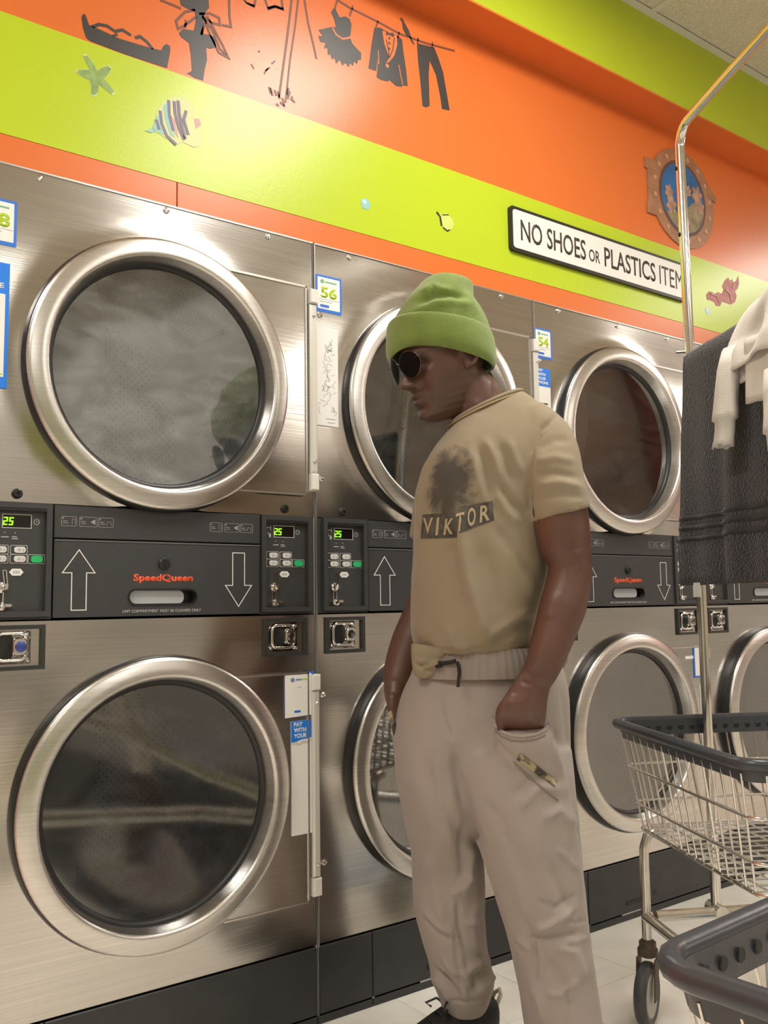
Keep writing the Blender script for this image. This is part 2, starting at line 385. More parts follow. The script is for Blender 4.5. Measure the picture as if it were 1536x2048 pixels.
# ------------------------------------------------------------------ stacked tumble dryers
def plate_with_hole(mb, x0, x1, z0, z1, cx, cz, R, y, lift, nr=9, n=96):
    """sheet with a round opening, drawn forward towards the opening by lift"""
    ang = [2 * PI * i / n for i in range(n)] + [math.atan2(zz - cz, xx - cx) % (2 * PI) for xx in (x0, x1) for zz in (z0, z1)]
    ang = sorted(set(round(a, 6) for a in ang)); k = len(ang); vs = []; fs = []
    for j in range(nr + 1):
        t = j / nr
        for a in ang:
            c, s_ = math.cos(a), math.sin(a)
            tx = ((x1 - cx) / c if c > 0 else (x0 - cx) / c) if abs(c) > 1e-6 else 1e9
            tz = ((z1 - cz) / s_ if s_ > 0 else (z0 - cz) / s_) if abs(s_) > 1e-6 else 1e9
            ro = min(tx, tz); r = R + (ro - R) * t
            e = (r - R) / .032
            l_ = lift * math.exp(-e * e) * (1 - t * t)
            vs.append((cx + r * c, y - l_, cz + r * s_))
    for j in range(nr):
        for i in range(k):
            i2 = (i + 1) % k; fs.append((j * k + i, j * k + i2, (j + 1) * k + i2, (j + 1) * k + i))
    # opening lip going back
    o = len(vs)
    for a in ang: vs.append((cx + R * math.cos(a), y + .03, cz + R * math.sin(a)))
    for i in range(k):
        i2 = (i + 1) % k; fs.append((o + i, o + i2, i2, i))
    mb.add(vs, fs); return mb

SEG = {'0': 'abcdef', '1': 'bc', '2': 'abged', '5': 'afgcd', '8': 'abcdefg'}
def seven(mb, ch, x, z, w_, h, t, y0, y1, sl=.12):
    def b_(xa, xb, za, zb):
        mb.prism([(xa + sl * (za - z), za), (xb + sl * (za - z), za), (xb + sl * (zb - z), zb), (xa + sl * (zb - z), zb)], y0, y1)
    for s_ in SEG[ch]:
        if s_ == 'a': b_(x, x + w_, z + h - t, z + h)
        if s_ == 'd': b_(x, x + w_, z, z + t)
        if s_ == 'g': b_(x, x + w_, z + h / 2 - t / 2, z + h / 2 + t / 2)
        if s_ == 'f': b_(x, x + t, z + h / 2, z + h)
        if s_ == 'e': b_(x, x + t, z, z + h / 2)
        if s_ == 'b': b_(x + w_ - t, x + w_, z + h / 2, z + h)
        if s_ == 'c': b_(x + w_ - t, x + w_, z, z + h / 2)

CX = .395; DOORS = (('upper', 1.516, 1.211, 1.922, 1.797, 1.264), ('lower', .576, .184, .970, .831, .292))

def dryer_door(D, cz, ft, fb, glass):
    door = MB()
    # steel ring: side wall, rounded nose, flat face, inner cone
    prof = [(.300, .004), (.300, -.018), (.304, -.024), (.3085, -.030), (.3085, -.0345), (.306, -.038), (.300, -.040), (.285, -.0435), (.272, -.0455), (.2665, -.044), (.264, -.039), (.260, -.022), (.257, -.006), (.255, .004)]
    door.lathe((CX, 0, cz), prof, 96); dr = door.build('door', RING, D, smooth=50)
    g = MB(); g.lathe((CX, 0, cz), [(.301, .002), (.312, -.002), (.3135, -.014), (.310, -.026), (.300, -.028)], 96); g.build('outer_gasket', RUBBER, dr, smooth=60)
    g = MB(); g.lathe((CX, 0, cz), [(.258, -.010), (.252, -.010), (.247, -.004), (.245, .006), (.256, .010)], 96); g.build('glass_gasket', RUBBER, dr, smooth=60)
    g = MB(); prof = [(.2465, .0), (.20, .004), (.12, .008), (.04, .010), (.0001, .010)]; g.lathe((CX, 0, cz), prof, 72); g.build('glass', glass, dr, smooth=80)
    # hinge side flap of the door, curved edge against the ring
    zz = lambda s_: s_
    a1 = math.asin((ft - cz) / .31); a0 = -math.asin((cz - fb) / .31)
    arc = [(CX + .306 * math.cos(a0 + (a1 - a0) * i / 24), cz + .31 * math.sin(a0 + (a1 - a0) * i / 24)) for i in range(25)]
    g = MB(); g.prism([(.768, fb), (.768, ft)] + arc[::-1], -.013, -.002); g.build('hinge_flap', STEEL, dr, smooth=0)
    g = MB(); g.box(.545, .770, -.0165, -.012, ft - .004, ft + .0015); g.box(.545, .770, -.0165, -.012, fb - .0015, fb + .003); g.box(.766, .770, -.0165, -.012, fb, ft); g.build('flap_edge', RING, dr, smooth=0)
    g = MB(); g.bbox(.776, .797, -.024, .0, fb + .055, ft - .045, .005); g.build('hinge', HINGE, dr)
    for za, zb in ((ft - .044, ft - .006), (fb + .012, fb + .054)):
        g = MB(); g.bbox(.775, .798, -.027, .0, za, zb, .003); g.build('hinge_cap', M('hinge_cap_plastic', (.72, .70, .65), .5), dr)
    for zq in (ft - .075, fb + .085):
        g = MB(); g.lathe((.7865, -.024, zq), [(.0045, .001), (.004, -.003), (.002, -.005), (.0001, -.0055)], 12); g.build('hinge_screw', CHROME, dr)
    return dr

def drum(D, cz, DM):
    mb = MB(); n = 64; R = .335; ys = [.16, .30, .44, .58, .70]; vs = []; fs = []; uv = []
    for y in ys:
        for i in range(n + 1):
            a = 2 * PI * i / n; vs.append((CX + R * math.cos(a), y, cz + R * math.sin(a)))
    for j in range(len(ys) - 1):
        for i in range(n):
            fs.append((j * (n + 1) + i, (j + 1) * (n + 1) + i, (j + 1) * (n + 1) + i + 1, j * (n + 1) + i + 1))
    me = bpy.data.meshes.new('drum'); me.from_pydata(vs, [], fs); me.update(); uvl = me.uv_layers.new(name='UVMap')
    for lp in me.loops:
        i = lp.vertex_index; uvl.data[lp.index].uv = ((i % (n + 1)) / n * 2 * PI * R, ys[i // (n + 1)])
    me.materials.append(DM); me.shade_smooth(); o = bpy.data.objects.new('drum', me); COL.objects.link(o); o.parent = D
    # back plate: perforated disc
    vs = [(CX, .70, cz)] + [(CX + R * math.cos(2 * PI * i / n), .70, cz + R * math.sin(2 * PI * i / n)) for i in range(n)]
    fs = [(0, 1 + (i + 1) % n, 1 + i) for i in range(n)]
    me = bpy.data.meshes.new('back_plate'); me.from_pydata(vs, [], fs); me.update(); uvl = me.uv_layers.new(name='UVMap')
    for lp in me.loops: v = vs[lp.vertex_index]; uvl.data[lp.index].uv = (v[0], v[2])
    me.materials.append(DM); b_ = bpy.data.objects.new('back_plate', me); COL.objects.link(b_); b_.parent = o
    # front opening: throat and a grey crescent with a wavy right edge behind the glass, left side
    g = MB(); g.lathe((CX, 0, cz), [(.2465, .014), (.262, .02), (.262, .09), (.30, .16), (.335, .16)], 64); g.build('throat', DRUMP, o, smooth=40)
    L_ = []
    for i in range(25):
        t = i / 24; z = cz + .235 - .47 * t
        xb = CX - .150 + .020 * math.sin(2 * PI * t * 1.02 - .5)
        L_.append((xb, z))
    arc = [(CX + .258 * math.cos(a), cz + .258 * math.sin(a)) for a in [PI * .63 + (PI * .74) * k / 20 for k in range(21)]]
    g = MB(); g.prism(L_ + arc[::-1], .022, .026); g.build('crescent_plate', CRESCENT, o, smooth=0)
    for k in range(3):      # lifters
        a = 2 * PI * k / 3 + .5; g = MB()
        c, s_ = math.cos(a), math.sin(a); t_ = Vector((-s_, 0, c)); p = Vector((CX + c * .30, 0, cz + s_ * .30)); nrm = Vector((c, 0, s_))
        v = []
        for y in (.18, .69):
            q = Vector((0, y, 0)); v += [p + nrm * .035 + t_ * .05 + q, p - nrm * .03 + t_ * .012 + q, p - nrm * .03 - t_ * .012 + q, p + nrm * .035 - t_ * .05 + q]
        g.add(v, [(0, 1, 5, 4), (1, 2, 6, 5), (2, 3, 7, 6), (0, 3, 2, 1), (4, 5, 6, 7)]); g.build('lifter', DRUMP, o, smooth=0)
    return o

def keypad(D, x0, x1):
    """recessed control with display, keys and coin slot"""
    k = MB(); k.bbox(x0, x1, -.0005, .03, .990, 1.2045, .0005); kp = k.build('keypad', PLASTIC2, D, smooth=0)
    k = MB(); k.frame(x0 - .011, x1 + .011, .978, 1.2105, .0115, -.012, .0); k.build('keypad_bezel', PLASTIC, kp, smooth=0)
    k = MB(); k.box(x0, x1, -.011, -.0006, 1.193, 1.199); k.build('slot_lid', BLACK, kp, smooth=0)
    q = x0 + .026; Y0 = -.0016
    k = MB(); k.box(q, q + .058, -.0012, -.0006, 1.1585, 1.1855); k.build('display', M('display_black', (.006, .005, .004), .15), kp, smooth=0)
    k = MB(); k.frame(q, q + .058, 1.1575, 1.1865, .0016, -.0022, -.0007); k.build('display_frame', GREYP, kp, smooth=0)
    k = MB(); seven(k, '2', q + .0015, 1.1635, .0085, .0165, .0026, -.0019, -.0013); seven(k, '5', q + .0125, 1.1635, .0085, .0165, .0026, -.0019, -.0013); k.build('display_digits', LEDG, kp, smooth=0)
    k = MB(); k.line([(q + .068 + .0055 * math.cos(2 * PI * i / 14), 1.172 + .0055 * math.sin(2 * PI * i / 14)) for i in range(14)], .0011, Y0, -.0007, True); k.line([(q + .068, 1.175), (q + .068, 1.172), (q + .071, 1.172)], .0009, Y0, -.0007); k.build('clock_mark', GREYP, kp, smooth=0)
    k = MB(); k.line([(q - .019, 1.181), (q - .006, 1.181)], .0018, Y0, -.0007); k.line([(q - .008, 1.187), (q - .008, 1.175)], .0012, Y0, -.0007); k.disc(q - .010, 1.162, .0055, Y0, -.0007, 8, .003); k.line([(q - .017, 1.169), (q - .011, 1.164)], .0015, Y0, -.0007)
    k.disc(q + .006, 1.1485, .0012, Y0, -.0007, 8); k.disc(q + .026, 1.1485, .0012, Y0, -.0007, 8)
    k.box(q - .001, q + .014, Y0, -.0007, 1.1385, 1.1405); k.box(q + .020, q + .030, Y0, -.0007, 1.1395, 1.1412); k.box(q + .020, q + .032, Y0, -.0007, 1.1355, 1.1373); k.build('printed_marks', GREYP, kp, smooth=0)
    for cx_, cz_ in ((q - .003, 1.1140), (q + .034, 1.1140), (q - .003, 1.0955), (q + .034, 1.0955)):
        k = MB(); k.prism(rrect(cx_ - .0095, cx_ + .013, cz_ - .0063, cz_ + .0063, .005), -.004, -.0007); bt = k.build('key', BTN, kp, smooth=0)
        k = MB(); k.line(rrect(cx_ - .0165, cx_ + .0165, cz_ - .0088, cz_ + .0088, .002, 2), .0012, Y0, -.0007, True); k.build('key_outline', GREYP, kp, smooth=0)
        k = MB(); k.disc(cx_ + .0005, cz_, .0033, -.0046, -.0038, 8); k.disc(cx_ + .0085, cz_ - .001, .003, -.0046, -.0038, 6, .0017); k.build('key_symbol', GREYP, kp, smooth=0)
    k = MB(); k.prism(rrect(q + .058, q + .0815, 1.0885, 1.1025, .005), -.004, -.0007); k.build('start_key', STARTG, kp, smooth=0)
    k = MB(); k.line(rrect(q + .0525, q + .0855, 1.0865, 1.1045, .002, 2), .0012, Y0, -.0007, True); k.build('key_outline', GREYP, kp, smooth=0)
    k = MB(); k.disc(q - .0225, 1.0955, .0026, Y0, -.0007, 8); k.build('status_light', LEDG, kp, smooth=0)
    k = MB(); k.prism([(q + .016, 1.0685), (q + .022, 1.0755), (q + .038, 1.0755), (q + .044, 1.0685), (q + .038, 1.0615), (q + .022, 1.0615)], -.0022, -.0007); k.build('price_label', WHITEP, kp, smooth=0)
    k = MB()
    for i in range(3): k.box(q + .0235 + i * .0048, q + .0268 + i * .0048, -.0027, -.0022, 1.0655, 1.0715)
    k.build('price_print', GREYP, kp, smooth=0)
    # coin slot: sloping channel, round boss, return lever
    k = MB(); k.line([(q + .0035, 1.072), (q + .008, 1.040)], .0022, -.004, -.0007); k.line([(q + .010, 1.072), (q + .0135, 1.042)], .0022, -.004, -.0007); k.line([(q + .0035, 1.072), (q + .010, 1.072)], .002, -.004, -.0007)
    k.lathe((q - .001, -.0007, 1.037), [(.011, 0), (.011, -.005), (.008, -.009), (.004, -.010), (.004, -.006), (.0001, -.006)], 16); k.prism([(q - .001, 1.030), (q + .013, 1.034), (q + .014, 1.044), (q + .003, 1.046)], -.008, -.001)
    k.box(q - .006, q - .0035, -.004, -.0007, 1.002, 1.028); k.box(q + .004, q + .0065, -.004, -.0007, 1.002, 1.028); k.build('coin_slot', CHROME, kp)
    k = MB(); k.lathe((q + .001, -.001, .9975), [(.0105, 0), (.0105, -.006), (.006, -.013), (.0001, -.014)], 14); k.prism(rrect(q - .011, q + .021, .9985, 1.0045, .003, 3), -.010, -.002); k.build('return_knob', CHROME, kp)
    return kp

def coin_slide(D, x0, x1, blue):
    z0, z1 = .872, .962
    c = MB(); c.frame(x0, x1, z0, z1, .0085, -.008, .004); cs = c.build('coin_slide', PLASTIC2, D, smooth=0)
    c = MB(); c.box(x0 + .008, x1 - .008, .012, .03, z0 + .008, z1 - .008); c.build('slide_well', BLACK, cs, smooth=0)
    w_ = x1 - x0
    c = MB(); c.prism(rrect(x0 + .011, x1 - .027, z0 + .012, z1 - .010, .004, 3), .0, .012); c.build('slide_plate', NAVYP if blue else CHROME, cs, smooth=0)
    cx_ = x0 + .047; cz_ = (z0 + z1) / 2 + .002
    c = MB(); c.tube([(p[0], -.004, p[1]) for p in rrect(cx_ - .026, cx_ + .034, cz_ - .027, cz_ + .027, .014, 6)], .004, 8, True); c.build('slide_collar', CHROME, cs, smooth=60)
    c = MB(); c.prism(rrect(cx_ - .024, cx_ + .008, cz_ - .024, cz_ + .024, .008, 3), -.002, .0); c.build('slide_recess', BLACK, cs, smooth=0)
    c = MB()
    o1 = rrect(cx_ + .003, cx_ + .032, cz_ - .019, cz_ + .019, .010, 5); o2 = rrect(cx_ + .006, cx_ + .029, cz_ - .016, cz_ + .016, .008, 5)
    c.loft([[(p[0], .0, p[1]) for p in o1], [(p[0], -.018, p[1]) for p in o1], [(p[0], -.022, p[1]) for p in o2]][::-1]); c.build('slide_block', CHROME, cs, smooth=40)
    c = MB(); c.lathe((cx_ + .018, -.0215, cz_), [(.011, .0), (.011, -.002), (.009, -.003), (.0001, -.003)], 16); c.build('slide_lock', NAVYP if blue else M('dark_chrome', (.2, .2, .19), .2, 1), cs)
    for px_, pz_ in ((x0 + .018, z0 + .018), (x1 - .033, z0 + .018), (x1 - .035, z1 - .018)):
        c = MB(); c.lathe((px_, .0, pz_), [(.0058, 0), (.0055, -.003), (.003, -.006), (.0001, -.0065)], 12); c.build('slide_bolt', CHROME, cs)
    return cs

def make_dryer(ox, label, glass_u, glass_l, blue_left):
    D = thing('stacked_dryer', label, 'dryer', (ox, 0, 0), 'stacked coin dryers')
    b_ = MB()
    b_.box(.0015, .7985, .06, .78, .03, 1.921); cab = None
    # cabinet shell: sides, top, back, bottom (open in front so the drums are seen through the doors)
    b_ = MB(); b_.box(.0015, .005, .0, .80, .02, 1.922); b_.box(.795, .7985, .0, .80, .02, 1.922); b_.box(.005, .795, .0, .80, 1.918, 1.922); b_.box(.005, .795, .797, .80, .02, 1.918); b_.box(.005, .795, .0, .797, .02, .024); b_.box(.005, .795, .03, .797, 1.0, 1.2)
    b_.build('cabinet', M('cabinet_grey', (.25, .25, .24), .5), D, smooth=0)
    for nm, cz, z0, z1, ft, fb in DOORS:
        p = MB(); plate_with_hole(p, .003, .797, z0 + .0008, z1 - .0008, CX, cz, .298, 0, .0075 if nm == 'upper' else .0025); p.build('front_panel', STEEL, D, smooth=60)
        dryer_door(D, cz, ft, fb, glass_u if nm == 'upper' else glass_l); drum(D, cz, DRUM if ox < -.5 else DRUM2)
    e = MB(); e.box(.003, .797, -.003, .004, 1.9195, 1.923); e.box(.0025, .0048, -.002, .004, .184, 1.922); e.build('panel_edge', RING, D, smooth=0)
    # control band
    c = MB(); c.box(.006, .157, -.001, .03, .9725, 1.2095); c.box(.6425, .794, -.001, .03, .9725, 1.2095); c.bbox(.1575, .642, -.006, .03, 1.1405, 1.2095, .0015); cb = c.build('control_band', PLASTIC, D, smooth=0)
    for bx, s_ in ((.173, 1), (.511, 1)):
        c = MB(); x = bx
        for wd in (.031, .037, .032):
            c.line(rrect(x, x + wd, 1.166, 1.186, .0015, 1), .0009, -.0068, -.006, True); c.box(x + .002, x + .005, -.0068, -.006, 1.181, 1.184)
            c.box(x + .003, x + .012, -.0068, -.006, 1.1755, 1.177); c.box(x + .003, x + .014, -.0068, -.006, 1.1715, 1.1728); x += .0375 if wd == .031 else .0405
        c.prism([(bx + .0605, 1.176), (bx + .071, 1.182), (bx + .071, 1.170)], -.0068, -.006); c.line([(bx + .022, 1.170), (bx + .022, 1.181), (bx + .028, 1.181), (bx + .028, 1.170)], .0008, -.0068, -.006); c.line([(bx + .095, 1.170), (bx + .098, 1.178), (bx + .104, 1.178), (bx + .107, 1.170)], .0008, -.0068, -.006)
        c.build('instruction_icons', M('dim_print', (.30, .30, .29), .5), cb, smooth=0)
    # lint compartment door
    slot = rrect(.320, .479, 1.000, 1.0325, .016, 6)
    c = MB(); n = len(slot); outer = [(.159, .975), (.6405, .975), (.6405, 1.1365), (.159, 1.1365)]
    allp = outer + slot[::-1]
    o_ = c.add([(p[0], -.005, p[1]) for p in allp] + [(p[0], .02, p[1]) for p in allp], []); m_ = len(allp)
    for t in tessellate_polygon([[Vector((p[0], p[1], 0)) for p in outer], [Vector((p[0], p[1], 0)) for p in slot[::-1]]]):
        q = [Vector(allp[i]) for i in t]; ar = (q[1] - q[0]).cross(q[2] - q[0]) if False else (q[1].x - q[0].x) * (q[2].y - q[0].y) - (q[1].y - q[0].y) * (q[2].x - q[0].x)
        c.f.append(tuple(o_ + i for i in (t if ar > 0 else t[::-1])))
    for base, cnt in ((0, 4), (4, n)):
        for i in range(cnt):
            j = (i + 1) % cnt; c.f.append((o_ + base + i, o_ + m_ + base + i, o_ + m_ + base + j, o_ + base + j))
    ld = c.build('lint_door', PLASTIC, D, smooth=0)
    c = MB(); c.box(.159, .6405, -.0065, .003, 1.1345, 1.1375); c.build('lint_door_lip', M('panel_edge_grey', (.12, .12, .12), .3), ld, smooth=0)
    c = MB(); c.box(.315, .484, .018, .022, .995, 1.038); c.build('slot_back', BLACK, ld, smooth=0)
    c = MB(); c.prism(rrect(.323, .452, 1.001, 1.0305, .013, 5), .004, .012); c.build('slot_tray', M('tray_grey', (.50, .52, .55), .5), ld, smooth=0)
    c = MB(); c.line(slot, .0035, -.0075, -.004, True); c.build('slot_rim', BLACK, ld, smooth=0)
    c = MB(); c.lathe((.400, -.005, 1.090), [(.0135, 0), (.0135, -.004), (.010, -.007), (.0001, -.007)], 20); c.box(.3985, .4015, -.0135, -.011, 1.084, 1.096); c.build('lint_lock', BLACK, ld)
    A = lambda pts: [(p[0], p[1]) for p in pts]
    c = MB(); c.line([(.211, 1.1165), (.177, 1.068), (.1965, 1.068), (.1965, .990), (.2275, .990), (.2275, 1.068), (.2455, 1.068)], .0019, -.0058, -.005, True)
    c.build('up_arrow', WHITEP, ld, smooth=0)
    c = MB(); c.line([(.585, .9925), (.551, 1.0415), (.5695, 1.0415), (.5695, 1.1175), (.6005, 1.1175), (.6005, 1.0415), (.619, 1.0415)], .0019, -.0058, -.005, True)
    c.build('down_arrow', WHITEP, ld, smooth=0)
    text('SpeedQueen', 'logo_lettering', ORANGEP, .330, 1.046, -.005, .0205, .140, ld, bold=.035)
    text('LINT COMPARTMENT MUST BE CLEANED ONLY', 'notice_lettering', GREYP, .307, .9825, -.005, .0062, .183, ld, bold=.01)
    keypad(D, .030, .142); keypad(D, .655, .774)
    coin_slide(D, .028, .145, blue_left); coin_slide(D, .653, .773, False)
    # screws along the top and black bumpers over the control band
    for sx, sz in ((.114, 1.909), (.40, 1.909), (.668, 1.909), (.019, 1.735), (.019, 1.310), (.019, .772), (.019, .372)):
        s_ = MB(); s_.lathe((sx, 0, sz), [(.0075, .0), (.0072, -.003), (.004, -.006), (.0001, -.0065)], 12); s_.build('panel_screw', CHROME, D)
    for sx in (.084, .713):
        s_ = MB(); s_.lathe((sx, 0, 1.2285), [(.0105, .0), (.0105, -.004), (.0075, -.008), (.0035, -.008), (.003, -.005), (.0001, -.005)], 16); s_.build('bumper', BLACK, D)
    # kick plate
    k = MB(); k.bbox(.001, .1605, .0, .03, .0015, .1785, .002); k.build('kick_plate', KICK, D, smooth=0)
    k = MB(); k.bbox(.1625, .799, .0, .03, .0015, .1785, .002); kp = k.build('kick_plate', KICK, D, smooth=0)
    k = MB(); k.lathe((.474, -.0005, .060), [(.0105, .0), (.0001, -.0003)], 14); k.box(.335, .425, -.0015, .0, .046, .058); k.build('kick_slot', BLACK, kp, smooth=0)
    k = MB(); k.box(.31, .44, -.001, .0, .020, .0235); k.build('kick_print', GREYP, kp, smooth=0)
    return D

def sticker(D, x0, x1, z0, z1, num):
    s_ = MB(); s_.prism(rrect(x0, x1, z0, z1, .002, 2), -.0016, -.0004); st = s_.build('number_sticker', BLUE, D, smooth=0)
    s_ = MB(); s_.box(x0 + .006, x1 - .006, -.0021, -.0015, z0 + .008, z1 - .006); s_.build('sticker_face', PAPER, st, smooth=0)
    w_ = x1 - x0; text(num, 'number_lettering', LIME, (x0 + x1) / 2, z0 + .038, -.0021, .030, w_ * .62, st, 'CENTER', bold=.03)
    s_ = MB(); s_.disc(x0 + .020, z1 - .017, .0058, -.0026, -.002, 10); s_.box(x0 + .028, x1 - .016, -.0026, -.002, z1 - .019, z1 - .0155); s_.build('sticker_mark', M('mark_green', (.18, .42, .25), .5), st, smooth=0)
    s_ = MB(); s_.box(x0 + .010, x1 - .008, -.0026, -.002, z0 + .0335, z0 + .0345); s_.box(x1 - .026, x1 - .010, -.0026, -.002, z0 + .011, z0 + .027)if False else None; s_.box(x0 + .012, x1 - .030, -.0026, -.002, z0 + .027, z0 + .0285); s_.build('sticker_rule', GREYP, st, smooth=0)
    s_ = MB(); s_.prism(rrect(x0 + .013, x0 + .041, z0 + .0125, z0 + .0195, .003, 2), -.0026, -.002); s_.build('sticker_badge', BLUE, st, smooth=0)
    return st

DA = make_dryer(-.8, 'stacked stainless steel dryer left of the man, nearest the camera, both doors in full view', GLASS, GLASSC, True)
DB = make_dryer(0, 'stacked steel dryer numbered 56, half hidden behind the man', GLASSC, GLASSC, False)
DC = make_dryer(.8, 'stacked steel dryer numbered 54, between the man and the hanging pole', GLASSC, GLASSC, False)
DD = make_dryer(1.6, 'stacked steel dryer farthest along the row, behind the dark towel and cart', GLASSC, GLASSC, False)
sticker(DA, -.004, .0695, 1.745, 1.843, '58'); sticker(DB, .006, .086, 1.745, 1.843, '56'); sticker(DC, .002, .078, 1.743, 1.838, '54')
# pay poster at the left edge of dryer 58
s_ = MB(); s_.box(-.004, .058, -.0016, -.0004, 1.443, 1.706); st = s_.build('pay_sticker', BLUEB, DA, smooth=0)
s_ = MB(); s_.box(-.004, .050, -.0022, -.0015, 1.466, 1.640); s_.build('sticker_face', PAPER, st, smooth=0)
st.location.y = -.002
text('E', 'sticker_lettering', PAPER, .037, 1.652, -.0016, .011, .010, st, bold=.03)
text('UP', 'sticker_lettering', PAPER, .028, 1.456, -.0016, .006, .014, st, bold=.02)
text('TS', 'sticker_lettering', PAPER, .028, 1.447, -.0016, .006, .016, st, bold=.02)
s_ = MB(); s_.disc(.038, 1.588, .003, -.0028, -.002, 8); s_.build('sticker_dot', BLACK, st, smooth=0)
s_ = MB(); s_.box(.030, .047, -.0028, -.002, 1.470, 1.473); s_.build('sticker_rule', LIME, st, smooth=0)
# scribbled paper on dryer 56
s_ = MB(); s_.box(.006, .0715, -.0016, -.0004, 1.447, 1.706); st = s_.build('paper_notice', PAPER, DB, smooth=0)
st.location.y = -.002
s_ = MB(); rr = random.Random(3)
for i in range(58):
    t = rr.random(); z = 1.472 + .20 * t; wd = .027 * (1 - t) + .004; x = .043 + rr.uniform(-wd, wd); a = rr.uniform(0, PI); l = rr.uniform(.005, .013); pts = [(x, z)]
    for q in range(3): pts.append((pts[-1][0] + l * .5 * math.cos(a), pts[-1][1] + l * .5 * math.sin(a))); a += rr.uniform(-.9, .9)
    s_.line(pts, .0012, -.0021, -.0015)
s_.box(.033, .062, -.0021, -.0015, 1.4645, 1.4665); s_.box(.038, .060, -.0021, -.0015, 1.455, 1.457)
s_.build('pen_scribble', M('pen_grey', (.42, .42, .43), .6), st, smooth=0)
# dryer 58, lower right: price card and torn pay strip
s_ = MB(); s_.box(.703, .785, -.0152, -.0135, .727, .8325); st = s_.build('price_card', BLUE, DA, smooth=0)
s_ = MB(); s_.prism([(.703, .726), (.775, .729), (.783, .733), (.781, .80), (.776, .829), (.715, .829), (.703, .832)], -.0160, -.0150); s_.build('sticker_face', PAPER, st, smooth=0)
s_ = MB(); s_.disc(.724, .8145, .0055, -.0166, -.0158, 10); s_.box(.733, .748, -.0166, -.0158, .813, .8165); s_.build('sticker_mark', M('mark_blue', (.15, .25, .5), .5), st, smooth=0)
s_ = MB(); s_.box(.748, .768, -.0166, -.0158, .8135, .8165); s_.build('sticker_rule', LIME, st, smooth=0)
s_ = MB(); s_.box(.738, .748, -.0166, -.0158, .796, .7975); s_.build('sticker_rule', GREYP, st, smooth=0)
s_ = MB(); s_.prism(rrect(.728, .746, .737, .742, .002, 2), -.0166, -.0158); s_.build('sticker_badge', BLUE, st, smooth=0)
s_ = MB(); s_.box(.720, .786, -.0152, -.0135, .451, .717); st = s_.build('pay_sticker', PAPER, DA, smooth=0)
s_ = MB(); s_.prism([(.720, .717), (.784, .717), (.785, .683), (.780, .677), (.765, .674), (.748, .673), (.735, .669), (.720, .668)], -.0160, -.0150); s_.build('sticker_head', BLUEB, st, smooth=0)
for i, wd in enumerate(('PAY', 'WITH', 'YOUR')): text(wd, 'sticker_lettering', PAPER, .727, .7035 - i * .0135, -.0160, .0105, (.024, .034, .036)[i], st, bold=.03)
s_ = MB(); s_.line([(.721, .6645), (.733, .6665), (.742, .662), (.752, .668), (.764, .666), (.778, .671)], .003, -.0164, -.0150); s_.build('torn_edge', M('torn_paper', (.55, .53, .48), .8), st, smooth=0)
# dryer 54: pay strip upper left, price card lower right
s_ = MB(); s_.box(.008, .064, -.0016, -.0004, 1.500, 1.711); st = s_.build('pay_sticker', PAPER, DC, smooth=0)
s_ = MB(); s_.box(.008, .064, -.0022, -.0015, 1.654, 1.711); s_.build('sticker_head', BLUEB, st, smooth=0)
st.location.y = -.002
for i, wd in enumerate(('PAY', 'WITH', 'YOUR', 'PHONE')): text(wd, 'sticker_lettering', PAPER, .010, 1.6985 - i * .0128, -.0022, .0098, (.022, .033, .034, .044)[i], st, bold=.03)
s_ = MB(); s_.box(.024, .042, -.0022, -.0015, 1.613, 1.631) if False else None; s_.box(.018, .050, -.0022, -.0015, 1.598, 1.602); s_.build('sticker_rule', BLACK, st, smooth=0)
s_ = MB(); s_.box(.718, .765, -.0152, -.0135, .725, .832); st = s_.build('price_card', BLUE, DC, smooth=0)
s_ = MB(); s_.box(.724, .765, -.0160, -.0150, .731, .826); s_.build('sticker_face', PAPER, st, smooth=0)
s_ = MB(); s_.box(.672, .716, -.0150, -.0135, .790, .800); s_.build('label_strip', PAPER, DC, smooth=0)
s_ = MB(); s_.box(.745, .775, -.0152, -.0135, .45, .70); s_.build('pay_sticker', PAPER, DC, smooth=0)
s_ = MB(); s_.box(.012, .055, -.0016, -.0004, 1.25, 1.60); s_.build('paper_notice', PAPER, DD, smooth=0)
# ------------------------------------------------------------------ wall decals and the sign
INK = M('decal_black', (.028, .026, .026), .42)
LINEI = M('decal_line', (.16, .045, .02), .45)
DZ = WY - .0009
def wp(pts): 
    out = []
    for u, v in pts:
        p = onY(u, v, WY); out.append((p.x, p.z))
    return out
def wline(mb, pts, w_=.006, closed=False): return mb.line(wp(pts), w_, DZ, WY, closed)
def wpoly(mb, pts, d=0): return mb.prism(wp(pts), DZ - d, WY)

# cradle silhouette with its bottom edge on the lime band
b = MB(); wpoly(b, [(163, 35), (166, 28), (171, 30), (178, 50), (190, 55), (240, 78), (300, 96), (322, 101), (327, 92), (333, 88), (340, 93), (340, 104), (334, 136), (290, 122), (240, 105), (180, 82), (172, 75), (166, 55)])
wline(b, [(184, 54), (198, 49), (214, 52), (230, 63), (245, 60), (262, 71)], .007); wline(b, [(270, 76), (280, 73), (294, 84), (306, 99)], .007); wline(b, [(225, 72), (235, 69)], .005)
tag(b.build('cradle_decal', INK, smooth=0), 'black cradle silhouette wall decal standing on the lime band, left', 'wall decal')
